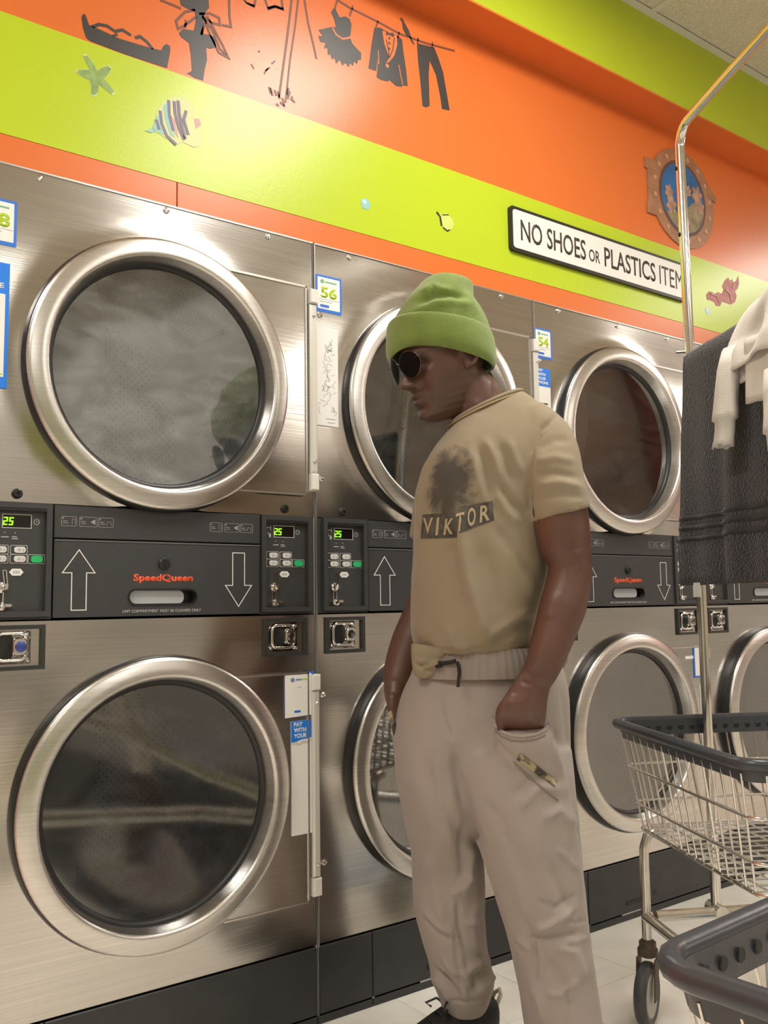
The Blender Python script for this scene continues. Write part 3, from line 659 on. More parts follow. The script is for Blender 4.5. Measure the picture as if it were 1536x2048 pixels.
# figure with ribbon bow
b = MB(); wpoly(b, [(357, -14), (372, -30), (400, -40), (416, -10), (418, 16), (410, 26), (406, 40), (407, 68), (420, 70), (430, 76), (432, 95), (420, 98), (412, 94), (414, 120), (409, 140), (406, 161), (390, 156), (380, 150), (374, 147), (384, 142), (382, 110), (378, 86), (362, 74), (358, 66), (366, 58), (388, 62), (392, 40), (390, 24), (372, 16), (362, 10)])
tag(b.build('bow_figure_decal', INK, smooth=0), 'black silhouette decal of a vase-like figure tied with a ribbon bow', 'wall decal')
b2 = MB()
for l in ([(320, 0), (340, 8), (362, 17)], [(390, 20), (370, 24), (352, 42), (356, 58), (368, 52), (392, 34)], [(372, 40), (370, 56)], [(398, 28), (420, 27), (438, 36), (440, 50), (424, 46), (404, 32)], [(414, 32), (430, 62), (446, 92), (457, 116), (438, 106), (420, 70), (408, 36)], [(404, 34), (424, 58), (440, 98), (452, 110)], [(458, -6), (459, 34), (462, 54), (444, 50)], [(410, 45), (402, 70)]):
    wline(b2, l, .006)
p = b2.build('ribbon_lines', LINEI, bpy.data.objects['bow_figure_decal'], smooth=0)
# garments cut by the frame edge
b = MB(); wline(b, [(484, -6), (492, 5), (508, 13), (511, 0)], .006); wline(b, [(528, -8), (536, 17), (550, 13), (566, 19), (562, -8)], .006); wpoly(b, [(534, 14), (550, 10), (566, 15), (567, 21), (550, 16), (537, 21)]); wpoly(b, [(486, -2), (495, 6), (510, 10), (508, 15), (494, 9)])
tag(b.build('cut_off_garment_decal', LINEI, smooth=0), 'two outlined garments on the wall, cut off by the top of the picture', 'wall decal')
# clothes post with grass
b = MB(); wline(b, [(584, -6), (575, 70), (567, 130), (558, 195)], .006); wline(b, [(597, -6), (590, 55), (580, 120), (571, 205)], .005); wline(b, [(608, -6), (616, 45), (627, 90), (633, 118)], .006)
for l in ([(538, 174), (542, 188)], [(541, 176), (545, 192)], [(549, 180), (553, 192)], [(556, 183), (559, 198)], [(580, 183), (575, 198)], [(585, 193), (582, 200)], [(590, 205), (584, 200)], [(552, 208), (558, 212)], [(560, 204), (568, 212)], [(565, 196), (569, 214)], [(577, 176), (574, 190)]): wline(b, l, .006)
for l in ([(502, 128), (508, 138)], [(528, 148), (536, 136)], [(543, 128), (550, 122)], [(516, 102), (520, 104)], [(530, 142), (540, 135)]): wline(b, l, .004)
tag(b.build('clothes_post_decal', LINEI, smooth=0), 'line-drawn clothes post with grass tufts beside the glare on the orange wall', 'wall decal')
# clothes line
b = MB(); wline(b, [(668, -4), (700, 16), (760, 46), (800, 68), (850, 86), (909, 102)], .006)
for l in ([(674, 2), (669, 20)], [(706, 12), (699, 33)], [(756, 42), (752, 54)], [(798, 64), (795, 76)], [(836, 76), (835, 88)], [(865, 84), (864, 96)]): wline(b, l, .005)
tag(b.build('clothes_line_decal', LINEI, smooth=0), 'thin drawn clothes line with pegs running across the orange wall', 'wall decal')
b = MB(); wpoly(b, [(662, 24), (667, 17), (672, 21), (679, 35), (690, 33), (699, 38), (703, 49), (700, 76), (705, 88), (714, 98), (722, 106), (722, 120), (716, 120), (714, 128), (708, 122), (706, 132), (700, 126), (697, 134), (691, 126), (685, 131), (680, 120), (672, 128), (670, 116), (664, 119), (661, 108), (656, 110), (655, 96), (648, 97), (651, 86), (641, 84), (637, 72), (646, 72), (637, 60), (664, 54), (672, 55), (669, 40)])
o = b.build('tutu_decal', INK, smooth=0); tag(o, 'black tutu dress decal hanging on the drawn clothes line', 'wall decal')
b = MB(); b.line(wp([(664, 56), (672, 70), (684, 78), (694, 77), (702, 74)]), .005, DZ - .0006, WY); b.build('neck_line', ORANGE, o, smooth=0)
b = MB(); wpoly(b, [(749, 55), (762, 56), (775, 66), (796, 72), (804, 80), (806, 100), (812, 140), (815, 172), (807, 171), (804, 172), (802, 174), (792, 172), (782, 163), (779, 160), (776, 163), (762, 160), (753, 154), (756, 128), (758, 100), (752, 142), (737, 137), (743, 90)])
o = b.build('jacket_decal', INK, smooth=0); tag(o, 'black dinner jacket decal with bow tie on the drawn clothes line', 'wall decal')
b = MB(); b.prism(wp([(764, 62), (772, 64), (784, 74), (793, 70), (794, 90), (788, 112), (776, 126), (772, 126), (778, 116), (768, 88)]), DZ - .0006, WY); b.line(wp([(756, 100), (757, 128)]), .003, DZ - .0006, WY); b.line(wp([(797, 130), (801, 152), (805, 170)]), .003, DZ - .0006, WY); b.disc(wp([(774, 132)])[0][0], wp([(774, 132)])[0][1], .006, DZ - .0006, WY, 8); b.build('shirt_front', ORANGE, o, smooth=0)
b = MB(); b.prism(wp([(771, 62), (778, 67), (786, 66), (786, 75), (778, 70), (772, 72)]), DZ - .0012, WY)
for q in ((778, 77), (778, 87), (778, 98)): b.disc(*wp([q])[0], .004, DZ - .0012, WY, 6)
b.line(wp([(772, 80), (777, 104), (777, 116)]), .003, DZ - .0012, WY); b.line(wp([(788, 76), (785, 100), (778, 116)]), .003, DZ - .0012, WY); b.build('bow_tie', INK, o, smooth=0)
b = MB(); wpoly(b, [(799, 37), (804, 36), (809, 46), (818, 62), (821, 72), (829, 90), (824, 86), (818, 74), (813, 72), (806, 58), (804, 44)])
tag(b.build('bird_decal', INK, smooth=0), 'small black bird decal perched on the drawn clothes line', 'wall decal')
b = MB(); wpoly(b, [(834, 87), (868, 95), (876, 115), (886, 145), (892, 180), (899, 221), (884, 218), (880, 190), (872, 150), (859, 121), (857, 150), (859, 212), (852, 215), (845, 212), (841, 165), (836, 120)])
tag(b.build('trousers_decal', INK, smooth=0), 'black trousers decal at the right end of the drawn clothes line', 'wall decal')
# sea creatures on the lime band
STAR = M('star_green', (.24, .36, .10), .5, var=(60, .25)); STARE = M('star_edge', (.62, .74, .36), .5)
star = [(167, 112), (174, 112), (187, 128), (194, 142), (205, 135), (216, 132), (222, 138), (217, 148), (207, 158), (220, 172), (229, 184), (222, 188), (210, 178), (197, 168), (196, 186), (188, 191), (182, 188), (183, 172), (180, 160), (166, 154), (153, 145), (156, 140), (172, 140), (180, 138), (172, 124)]
b = MB(); cxs = sum(p[0] for p in star) / len(star); cys = sum(p[1] for p in star) / len(star)
wpoly(b, [(cxs + (x - cxs) * 1.07, cys + (y - cys) * 1.07) for x, y in star]); o = b.build('starfish_decal', STARE, smooth=0); tag(o, 'grey green starfish decal on the lime band', 'wall decal')
b = MB(); b.prism(wp(star), DZ - .0006, WY); b.build('starfish_body', STAR, o, smooth=0)
fish = [(289, 262), (304, 258), (311, 240), (314, 222), (324, 206), (340, 196), (358, 193), (378, 200), (386, 214), (388, 236), (398, 236), (404, 250), (400, 262), (404, 278), (402, 292), (388, 295), (372, 288), (366, 284), (352, 290), (336, 280), (322, 270), (310, 264)]
b = MB(); wpoly(b, fish); o = b.build('angelfish_decal', M('fish_pale', (.62, .66, .30), .45), smooth=0); tag(o, 'large striped fish decal with a long snout on the lime band', 'wall decal')
TEAL = M('fish_teal', (.30, .56, .48), .5); PURP = M('fish_purple', (.20, .16, .26), .5); PINK = M('fish_pink', (.58, .36, .34), .5)
b = MB()
for q in ([(304, 258), (312, 236), (320, 226), (322, 250), (330, 270), (318, 266)], [(326, 212), (336, 202), (336, 230), (344, 262), (350, 276), (340, 270), (330, 240)], [(290, 262), (304, 257), (312, 262), (302, 266)]): b.prism(wp(q), DZ - .0006, WY)
b.build('teal_stripe', TEAL, o, smooth=0)
b = MB()
for q in ([(320, 222), (323, 248), (333, 272), (352, 290)], [(337, 201), (338, 230), (346, 262)], [(348, 203), (350, 228), (358, 258), (368, 280)], [(356, 202), (358, 228), (364, 256), (370, 278)], [(372, 222), (367, 240), (376, 270)], [(312, 240), (318, 260)]): b.line(wp(q), .007, DZ - .0012, WY)
b.build('dark_stripe', PURP, o, smooth=0)
b = MB(); b.prism(wp([(342, 232), (350, 240), (356, 276), (348, 266)]), DZ - .0006, WY); b.prism(wp([(388, 238), (398, 238), (402, 250), (392, 258)]), DZ - .0006, WY); b.build('pink_patch', PINK, o, smooth=0)
BUB = M('bubble_blue', (.30, .55, .58), .3)
for q, r_, l in (((731, 408), .0155, 'pale blue bubble decal on the lime band above the man'), ((1415, 622), .014, 'small pale bubble decal below the pink coral decal')):
    x, z = wp([q])[0]; b = MB(); b.disc(x, z, r_, DZ, WY, 18); o = b.build('bubble_decal', BUB, smooth=0); tag(o, l, 'wall decal')
    b = MB(); b.disc(x - r_ * .25, z + r_ * .3, r_ * .42, DZ - .0006, WY, 10); b.build('bubble_shine', M('bubble_light', (.55, .72, .72), .3), o, smooth=0)
b = MB(); wpoly(b, [(873, 424), (882, 430), (892, 426), (903, 436), (908, 448), (904, 458), (893, 462), (884, 452), (880, 440)]); o = b.build('yellow_fish_decal', M('fish_yellow', (.58, .66, .16), .45), smooth=0); tag(o, 'small yellow fish decal on the lime band left of the sign', 'wall decal')
b = MB(); b.line(wp([(873, 424), (880, 434), (883, 452)]), .006, DZ - .0006, WY); b.line(wp([(884, 430), (897, 430)]), .003, DZ - .0006, WY); b.line(wp([(886, 455), (894, 462), (899, 460)]), .004, DZ - .0006, WY); b.build('dark_stripe', INK, o, smooth=0)
CORAL = M('coral_pink', (.46, .13, .12), .45, var=(50, .25))
b = MB(); wpoly(b, [(1412, 590), (1417, 583), (1424, 584), (1428, 588), (1436, 584), (1443, 588), (1447, 580), (1444, 572), (1449, 562), (1456, 555), (1460, 562), (1464, 558), (1466, 565), (1472, 562), (1476, 552), (1478, 566), (1475, 578), (1470, 582), (1473, 592), (1470, 604), (1462, 609), (1452, 606), (1444, 603), (1440, 612), (1432, 612), (1428, 604), (1420, 600), (1414, 600)])
o = b.build('coral_decal', CORAL, smooth=0); tag(o, 'pink red coral clump decal on the lime band, far right', 'wall decal')
b = MB(); b.line(wp([(1450, 580), (1460, 588), (1462, 602)]), .006, DZ - .0025, WY); b.line(wp([(1420, 588), (1432, 592), (1438, 604)]), .004, DZ - .0025, WY); b.line(wp([(1468, 566), (1464, 576)]), .005, DZ - .0025, WY); b.build('coral_vein', PINK, o, smooth=0)
# porthole decal with a plain sea view
BRZ = M('porthole_bronze', (.36, .17, .085), .42, var=(26, .18)); BRZL = M('porthole_light', (.55, .30, .17), .4); BRZD = M('porthole_dark', (.13, .055, .03), .5)
pc = (1.607, 2.462)
def ell(a, b_, n=48): return [(pc[0] + a * math.cos(2 * PI * i / n), pc[1] + b_ * math.sin(2 * PI * i / n)) for i in range(n)]
b = MB(); b.prism(ell(.192, .186), DZ - .004, WY)
b.prism(rect(pc[0] - .215, pc[0] - .165, pc[1] + .060, pc[1] + .100), DZ - .005, WY); b.prism(rect(pc[0] - .212, pc[0] - .160, pc[1] - .105, pc[1] - .062), DZ - .0054, WY + .0002); b.prism(rect(pc[0] - .203, pc[0] - .178, pc[1] - .10, pc[1] + .09), DZ - .0044, WY + .0004)
b.prism([(pc[0] + .15, pc[1] + .10), (pc[0] + .215, pc[1] + .055), (pc[0] + .205, pc[1] + .035), (pc[0] + .16, pc[1] + .055)], DZ - .005, WY + .0006)
o = b.build('porthole_decal', BRZ, smooth=0); tag(o, 'round bronze porthole decal with a blue sea view behind the pole', 'wall decal')
b = MB()
for i in range(16):
    a = 2 * PI * (i + .4) / 16; b.disc(pc[0] + .166 * math.cos(a), pc[1] + .161 * math.sin(a), .0095, DZ - .0058, WY, 10)
b.build('rivet', BRZL, o, smooth=0)
b = MB(); b.prism(ell(.140, .142), DZ - .0050, WY); b.build('inner_ring', BRZD, o, smooth=0)
b = MB(); b.prism(ell(.128, .131), DZ - .0056, WY); b.build('sea_view', M('sea_blue', (.018, .13, .36), .4, var=(9, .3)), o, smooth=0)
b = MB(); 
sd = [(pc[0] + .126 * math.cos(a), pc[1] + .129 * math.sin(a)) for a in [-2.55 + 2.45 * i / 20 for i in range(21)]]
b.prism(sd + [(pc[0] + .08, pc[1] + .01), (pc[0] + .045, pc[1] - .015), (pc[0] + .0, pc[1] - .05), (pc[0] - .06, pc[1] - .07)], DZ - .0062, WY); b.build('reef', M('reef_sand', (.30, .24, .14), .6, var=(30, .4)), o, smooth=0)
b = MB()
for kk, (x, z, r_) in enumerate(((.085, .03, .028), (.098, -.01, .024), (-.085, .0, .022), (-.075, -.045, .026), (.03, .035, .016))):
    b.prism([(pc[0] + x + r_ * (1 + .25 * math.sin(6 * a)) * math.cos(a), pc[1] + z + r_ * 1.25 * (1 + .2 * math.sin(6 * a)) * math.sin(a)) for a in [2 * PI * i / 24 for i in range(24)]], DZ - .0066 - .0004 * kk, DZ - .005)
b.build('coral', M('coral_tan', (.42, .24, .15), .5, var=(40, .4)), o, smooth=0)
# sign
sx0, sx1, sz0, sz1 = .709, 1.590, 2.064, 2.206
b = MB(); b.prism(rrect(sx0, sx1, sz0, sz1, .012, 4), WY - .012, WY); sg = b.build('notice_sign', M('sign_black', (.02, .018, .015), .4), smooth=0)
tag(sg, 'long white wall sign with black letters and black border above the dryers', 'sign')
b = MB(); b.prism(rrect(sx0 + .010, sx1 - .010, sz0 + .010, sz1 - .010, .010, 4), WY - .0130, WY - .011); b.build('sign_face', M('sign_white', (.80, .79, .75), .35), sg, smooth=0)
SL = M('sign_letter', (.045, .035, .03), .5); yy = WY - .0130
for s_, u0, u1, h in (('NO SHOES', 1036, 1166, .068), ('OR', 1172, 1194, .042), ('PLASTICS', 1203, 1305, .068), ('ITEM', 1313, 1360, .068)):
    xa = onY(u0, 480 + (u0 - 1036) * .28, WY).x; xb = onY(u1, 480 + (u1 - 1036) * .28, WY).x
    text(s_, 'sign_lettering', SL, xa, 2.1015 + (0 if h > .05 else .003), yy, h, xb - xa, sg, bold=0 if s_ == 'ITEM' else .012)
# ------------------------------------------------------------------ wire laundry carts
RIMM = M('rim_plastic', (.044, .050, .060), .30, bump=(60, .25, 3, .002))
GREYW = M('wheel_hub_grey', (.55, .54, .50), .45)
RUST = M('rusty_steel', (.11, .085, .065), .5, .6, var=(60, .3))
def make_cart(label, corner, ang, L_, W_, rack):
    """local frame: x along the long side, y across (towards the camera side); origin under the rim corner"""
    C_ = thing('laundry_cart', label, 'cart', (corner[0], corner[1], 0), None); C_.rotation_euler = (0, 0, ang)
    # +x long side direction, across is -y in the local frame
    zr = .695; zb = .45; ov = .038
    def bas(s_, t, z):         # point of basket: s_ 0..1 along, t 0..1 across at height z, tapered
        k = (zr - z) / (zr - zb); o_ = ov * k
        return Vector((o_ + s_ * (L_ - 2 * o_), -(o_ + t * (W_ - 2 * o_)), z))
    bk = MB()
    def rp(o_, rad, z, n=5):
        pts = []
        for cx_, cy_, a in ((rad + o_, -rad - o_, PI / 2), (rad + o_, -W_ + rad + o_, PI), (L_ - rad - o_, -W_ + rad + o_, 3 * PI / 2), (L_ - rad - o_, -rad - o_, 2 * PI)):
            for i in range(n + 1):
                t = a + PI / 2 * i / n; pts.append((cx_ + rad * math.cos(t), cy_ + rad * math.sin(t), z))
        return pts
    # plastic rim: round top bead and deep inner skirt
    b = MB(); b.tube(rp(.0, .045, zr), .0115, 10, True); rim = b.build('rim', RIMM, C_, smooth=60)
    b = MB(); o1 = rp(.003, .044, zr); o2 = rp(.010, .040, zr - .034); o3 = rp(.016, .037, zr - .034); o4 = rp(.012, .038, zr)
    n = len(o1)
    rings = [o1, o2, o3, o4]; off = [b.add(r_, []) for r_ in rings]
    for q in range(4):
        for i in range(n): j = (i + 1) % n; b.f.append((off[q] + i, off[q] + j, off[(q + 1) % 4] + j, off[(q + 1) % 4] + i))
    b.build('rim_skirt', RIMM, rim, smooth=40)
    pk = MB(); nx = int(L_ / .029); ny = int(W_ / .029)
    for i in range(1, nx):
        x = i * L_ / nx
        for y, sg in ((-.013, -1), (-W_ + .013, 1)):
            pk.lathe((x, y + sg * .0025, zr - .017), [(.0070, 0), (.0058, sg * .001), (.0001, sg * .001)], 8)
    for i in range(1, ny):
        y = -i * W_ / ny
        for x, sg in ((.013, 1), (L_ - .013, -1)):
            pk.lathe((x + sg * .0025, y, zr - .017), [(.0070, 0), (.0058, sg * .001), (.0001, sg * .001)], 8, 'x')
    hb = pk.build('rim_hole', BLACK, rim, smooth=0); hb['kind'] = 'stuff'
    # basket: frame wires, then each wire
    b = MB()
    for z, r_ in ((zr - .10, .0032), (zr - .185, .0032), (zb, .0042)):
        k = (zr - z) / (zr - zb); b.tube(rp(ov * k + .004, .03, z), r_, 6, True)
    bs = b.build('basket', WIRE, C_, smooth=60)
    def wire(p, q, r_=.0022):
        b = MB(); b.tube([p, q], r_, 6); b.build('wire', WIRE, bs, smooth=60)
    nX = int(L_ / .036); nY = int(W_ / .036)
    for i in range(1, nX):
        s_ = i / nX
        for t in (0.006, .994): wire(bas(s_, t, zr - .02), bas(s_, t, zb - .004))
    for i in range(1, nY):
        t = i / nY
        for s_ in (.006, .994): wire(bas(s_, t, zr - .02), bas(s_, t, zb - .004))
    nX2 = int(L_ / .042); nY2 = int(W_ / .042)
    for i in range(1, nX2): wire(bas(i / nX2, 0, zb - .003), bas(i / nX2, 1, zb - .003))
    for i in range(1, nY2): wire(bas(0, i / nY2, zb + .001), bas(1, i / nY2, zb + .001))
    # undercarriage
    zf = .24; lx0, lx1 = ov + .014, L_ - ov - .014; ly0, ly1 = -ov - .006, -W_ + ov + .006
    for x, y, sx in ((lx0, ly0, 1), (lx0, ly1, 1), (lx1, ly0, -1), (lx1, ly1, -1)):
        b = MB(); b.tube([(x + sx * .055, y, zb - .012), (x + sx * .030, y, zb - .014), (x + sx * .010, y, zb - .024), (x + sx * .001, y, zb - .05), (x, y, zb - .09), (x, y, zf), (x, y, .185)], .0115, 10); lg = b.build('leg', TUBE, C_, smooth=60)
        # caster
        b = MB(); b.lathe((x, y, .155), [(.0001, .034), (.013, .034), (.020, .028), (.020, .016), (.024, .012), (.024, -.002), (.016, -.006), (.0001, -.006)], 18, 'z'); ct = b.build('caster', RUST, C_, smooth=40)
        nw = Vector((cr.x, cr.y, 0)) * .94 - Vector((cf.x, cf.y, 0)).normalized() * .56; nw.rotate(Matrix.Rotation(-ang, 3, 'Z')); nn = nw.normalized(); d = Vector((nn.y, -nn.x, 0)); wc = Vector((x, y, .0715)) + d * .022
        for s2 in (-1, 1):
            b = MB(); f0 = Vector((x, y, .150)); pr = [f0 - d * .022, f0 + d * .022, wc + d * .014 + Vector((0, 0, -.012)), wc - d * .010 + Vector((0, 0, -.012))]
            a_ = [p + nn * s2 * .020 for p in pr]; c_ = [p + nn * s2 * .0225 for p in pr]
            b.add(a_ + c_, [(0, 1, 2, 3), (7, 6, 5, 4)] + [(i, (i + 1) % 4, (i + 1) % 4 + 4, i + 4) for i in range(4)]); b.build('caster_fork', RUST, ct, smooth=0)
        def wheel(prof, name, mat):
            b = MB(); b.lathe((0, 0, 0), prof, 28, 'x'); o_ = b.build(name, mat, ct, smooth=40)
            o_.location = wc; o_.rotation_euler = (0, 0, math.atan2(nn.y, nn.x)); return o_
        wheel([(.050, -.013), (.062, -.015), (.069, -.010), (.071, -.004), (.071, .004), (.069, .010), (.062, .015), (.050, .013)], 'tyre', M('grey_tyre', (.075, .078, .085), .4))
        wheel([(.0001, -.011), (.035, -.011), (.042, -.014), (.051, -.0125), (.051, .0125), (.042, .014), (.035, .011), (.0001, .011)], 'wheel_hub', GREYW)
    for p, q in (((lx0, ly0), (lx1, ly0)), ((lx0, ly1), (lx1, ly1)), ((lx0, ly0), (lx0, ly1)), ((lx1, ly0), (lx1, ly1))):
        b = MB(); b.tube([(p[0], p[1], zf), (q[0], q[1], zf)], .0125, 10); b.build('frame_rail', TUBE, C_, smooth=60)
    if rack:
        px_ = rack[0]; py0 = -ov - .012 ; zt = rack[1]; zb2 = rack[2]; y0 = -.035; y1 = -W_ + .035
        # chrome posts that carry the hanging bars
        R_ = .055; top = [(px_, ly0 if False else y0, zf + .0)]
        pts = [(px_, y0, zf - .012), (px_, y0, zt - R_)] + [(px_, y0 - R_ + R_ * math.cos(a), zt - R_ + R_ * math.sin(a)) for a in [PI / 2 * i / 6 for i in range(1, 7)]]
        pts += [(px_, y1 + R_ - R_ * math.sin(a), zt - R_ + R_ * math.cos(a)) for a in [PI / 2 * i / 6 for i in range(0, 7)]] + [(px_, y1, zf - .012)]
        b = MB(); b.tube(pts, .0125, 12); b.build('hanging_rack', CHROME, C_, smooth=60)
        b = MB(); b.tube([(px_, y0 + .012, zb2), (px_, y1 - .012, zb2)], .009, 10); b.build('lower_bar', CHROME, C_, smooth=60)
        b = MB()
        for z in (zt - .11, zt - .29): b.lathe((px_ - .0125, y0, z), [(.006, .002), (.006, -.001), (.0035, -.003), (.0001, -.003)], 10, 'x')
        b.build('post_screw', BLACK, C_)
        b = MB(); b.tube([(px_, y0 + .03, zf + .003), (px_, y0 - .03, zf + .003)], .016, 10); b.build('post_clamp', TUBE, C_, smooth=60)
        b = MB(); b.tube([(px_ - .012, y0 + .004, zb2 + .03), (px_ - .035, y0 + .006, zb2 + .028)], .004, 8); b.build('hook_pin', TUBE, C_, smooth=60)
        b = MB(); b.tube([(px_ - .17, ly0, zf), (px_ - .16, ly0, zf)], .0131, 10); b.build('rust_band', RUST, C_, smooth=60)
    return C_
A1 = math.radians(-28.3)
CORN = Vector((.603, -.411)); RACKX = .236; RTOP = 2.232; RBAR = 1.60
cart = make_cart('wire laundry cart with tall chrome hanging pole at right, towel hung over it', CORN, A1, 1.0, .633, (RACKX, RTOP, RBAR))
cart2 = make_cart('second wire cart, only its black plastic rim corner showing bottom right', Vector((-.572, -1.424)), math.radians(3), 1.0, .633, None)
# blue mat on the floor
b = MB(); b.prism([(0, 0), (1, 0), (1, 1), (0, 1)], -1, 0)
mt = MB(); q = [onZ(1440, 1985), onZ(1470, 1885), onZ(1610, 1965), onZ(1600, 2080)]
e1 = Vector((math.cos(A1), math.sin(A1), 0)); e2 = Vector((math.sin(A1), -math.cos(A1), 0))
o_ = Vector((.80, -.62, 0)); vs = [o_, o_ + e2 * .45, o_ + e2 * .45 + e1 * .6, o_ + e1 * .6]
mt.add([(v.x, v.y, .0005) for v in vs] + [(v.x, v.y, .006) for v in vs], [(3, 2, 1, 0), (4, 5, 6, 7), (0, 1, 5, 4), (1, 2, 6, 5), (2, 3, 7, 6), (3, 0, 4, 7)])
tag(mt.build('floor_mat', M('mat_blue', (.16, .25, .38), .6, var=(20, .1)), smooth=0), 'flat pale blue mat lying on the floor under the cart', 'mat')

# ------------------------------------------------------------------ washing hung on the lower bar
def bar_pt(s_, dz=0, out=0):
    """point s_ metres along the lower bar from the pole; out = towards the camera side of the rack"""
    p = Vector((CORN.x, CORN.y, 0)) + e1 * (RACKX - out) + e2 * (.035 + s_); p.z = RBAR + dz; return p
TOWEL = M('towel_charcoal', (.022, .022, .026), .95, sheen=.35, var=(170, .7), bump=(240, 1.0, 3, .009))
TOWELB = M('towel_band', (.020, .020, .022), .85, sheen=.3, bump=(300, .5, 2, .002))
def drape(s0, s1, hf, hb, R_, thick, ns, wav, seed):
    """sheet hung over the bar: hf down on the camera side, hb on the far side"""
    nv = 56; rows = []
    tot = hf + hb + PI * R_
    for j in range(nv + 1):
        d = tot * j / nv; row = []
        for i in range(ns + 1):
            s_ = s0 + (s1 - s0) * i / ns
            if d < hf: out, z = R_, -(hf - d)
            elif d < hf + PI * R_: a = (d - hf) / R_; out, z = R_ * math.cos(a), R_ * math.sin(a)
            else: out, z = -R_, -(d - hf - PI * R_)
            k = min(1, max(0, -z) / .5)
            out += .012 * mnoise.noise(Vector((s_ * 9, z * 5, seed))) + (wav * k * math.sin(s_ * 26 + seed) + .5 * wav * k * math.sin(s_ * 51 + 2 * seed)) * (1 if out > 0 else -.5) + .01 * k
            row.append((s_, out, z))
        rows.append(row)
    return rows
def sheet(rows, th, name, mat, parent=None, sub=0, slant=0):
    b = MB(); ny = len(rows); nx = len(rows[0]); P = [[None] * nx for _ in range(ny)]
    for j in range(ny):
        for i in range(nx):
            s_, out, z = rows[j][i]; P[j][i] = bar_pt(s_ + slant * -z, z, out)
    for j in range(ny):
        for i in range(nx): b.v.append(tuple(P[j][i]))
    for j in range(ny - 1):
        for i in range(nx - 1): a = j * nx + i; b.f.append((a, a + 1, a + nx + 1, a + nx))
    o = b.build(name, mat, parent, smooth=180)
    m = o.modifiers.new('thick', 'SOLIDIFY'); m.thickness = th; m.offset = 0
    return o
rows = drape(.012, .46, .572, .52, .022, .01, 36, .020, 1.0)
tw = sheet(rows, .011, 'towel', TOWEL); tag(tw, 'charcoal terry towel hung over the lower bar of the cart pole', 'towel')
for z0 in (-.400, -.425, -.452):
    rr_ = []
    for z in (z0, z0 - .010):
        row = []
        for i in range(37):
            s_ = .014 + .444 * i / 36; k = min(1, -z / .5)
            row.append((s_, .022 + .0075 + .012 * mnoise.noise(Vector((s_ * 9, z * 5, 1.0))) + (.020 * k * math.sin(s_ * 26 + 1) + .010 * k * math.sin(s_ * 51 + 2)) + .01 * k, z))
        rr_.append(row)
    sheet(rr_, .002, 'woven_band', TOWELB, tw)
b = MB(); p = bar_pt(.050, -.566, .047); b.add([p, p + e2 * .035, p + e2 * .035 + Vector((0, 0, -.035)), p + Vector((0, 0, -.035))], [(0, 3, 2, 1)]); lb = b.build('care_label', PAPER, tw, smooth=0)
mm = lb.modifiers.new('t', 'SOLIDIFY'); mm.thickness = .0012

FLEECE = M('fleece_offwhite', (.63, .61, .58), .9, sheen=.3, var=(14, .10), bump=(260, .5, 3, .002))
def ns(x, y, z): return mnoise.noise(Vector((x, y, z)))
NS = 44; rows = []
prof = [(.092, -.120), (.088, -.100), (.083, -.080), (.076, -.062), (.070, -.056), (.067, -.040), (.058, -.012), (.045, .012), (.026, .030), (.004, .042), (-.02, .036), (-.04, .014), (-.055, -.02), (-.065, -.06), (-.07, -.10), (-.075, -.14)]
for j, (o_, z) in enumerate(prof):
    row = []
    for i in range(NS + 1):
        s_ = .275 + .45 * i / NS
        k = ns(s_ * 9, z * 12, 1.3) * .022 + ns(s_ * 22, z * 20, 4.1) * .009
        rise = .028 * math.exp(-((s_ - .52) / .10) ** 2) + .02 * (s_ - .275)
        edge = math.exp(-((s_ - .275) / .03) ** 2)
        row.append((s_, (o_ + k) * (1 - .35 * edge), z + rise * (1 if z > -.06 else .4) - .03 * edge + (.012 * ns(s_ * 14, 2, 2) if j == 0 else 0)))
    rows.append(row)
hd = sheet(rows, .007, 'sweatshirt', FLEECE); tag(hd, 'off-white cropped sweatshirt with frayed edges slung over the charcoal towel', 'sweatshirt')
hd.modifiers.new('soft', 'SUBSURF').levels = 1; hd.modifiers['soft'].render_levels = 1
for nm, s0, s1, z0, z1, o0, o1 in (('hem_panel', .405, .72, -.060, -.205, .078, .098), ('under_layer', .335, .60, -.075, -.175, .060, .070)):
    rows = []
    for j in range(10):
        t = j / 9; row = []
        for i in range(25):
            s_ = s0 + (s1 - s0) * i / 24
            z = z0 + (z1 - z0) * t + t * (.012 * ns(s_ * 20, 3, 1) + .010 * ns(s_ * 60, 5, 1)) + (.035 * t * (1 - i / 24) if nm == 'under_layer' else 0)
            row.append((s_ + .02 * t * (1 - i / 24), o0 + (o1 - o0) * t + .014 * ns(s_ * 12, z * 9, 7), z))
        rows.append(row)
    q = sheet(rows, .005, nm, FLEECE, hd)
def sleeve(pts, name='sleeve'):
    b = MB(); rings = []
    for k, (s_, out, z, r_) in enumerate(pts):
        c_ = bar_pt(s_, z, out); rg = []
        for i in range(28):
            a = 2 * PI * i / 28; rr_ = r_ * (1 + .14 * ns(math.cos(a) * 1.6 + k * .22, math.sin(a) * 1.6, s_ * 20) + .05 * math.sin(5 * a + k * .3))
            zz = .007 * ns(math.cos(a) * 3, math.sin(a) * 3, 8 + s_ * 9) if k in (len(pts) - 1,) else 0
            rg.append(c_ + e2 * (rr_ * 1.15 * math.cos(a)) - e1 * (rr_ * .7 * math.sin(a)) + Vector((0, 0, zz)))
        rings.append(rg)
    b.loft(rings[::-1], cap=False); o_ = b.build(name, FLEECE, hd, smooth=180); m = o_.modifiers.new('t', 'SOLIDIFY'); m.thickness = .004; return o_
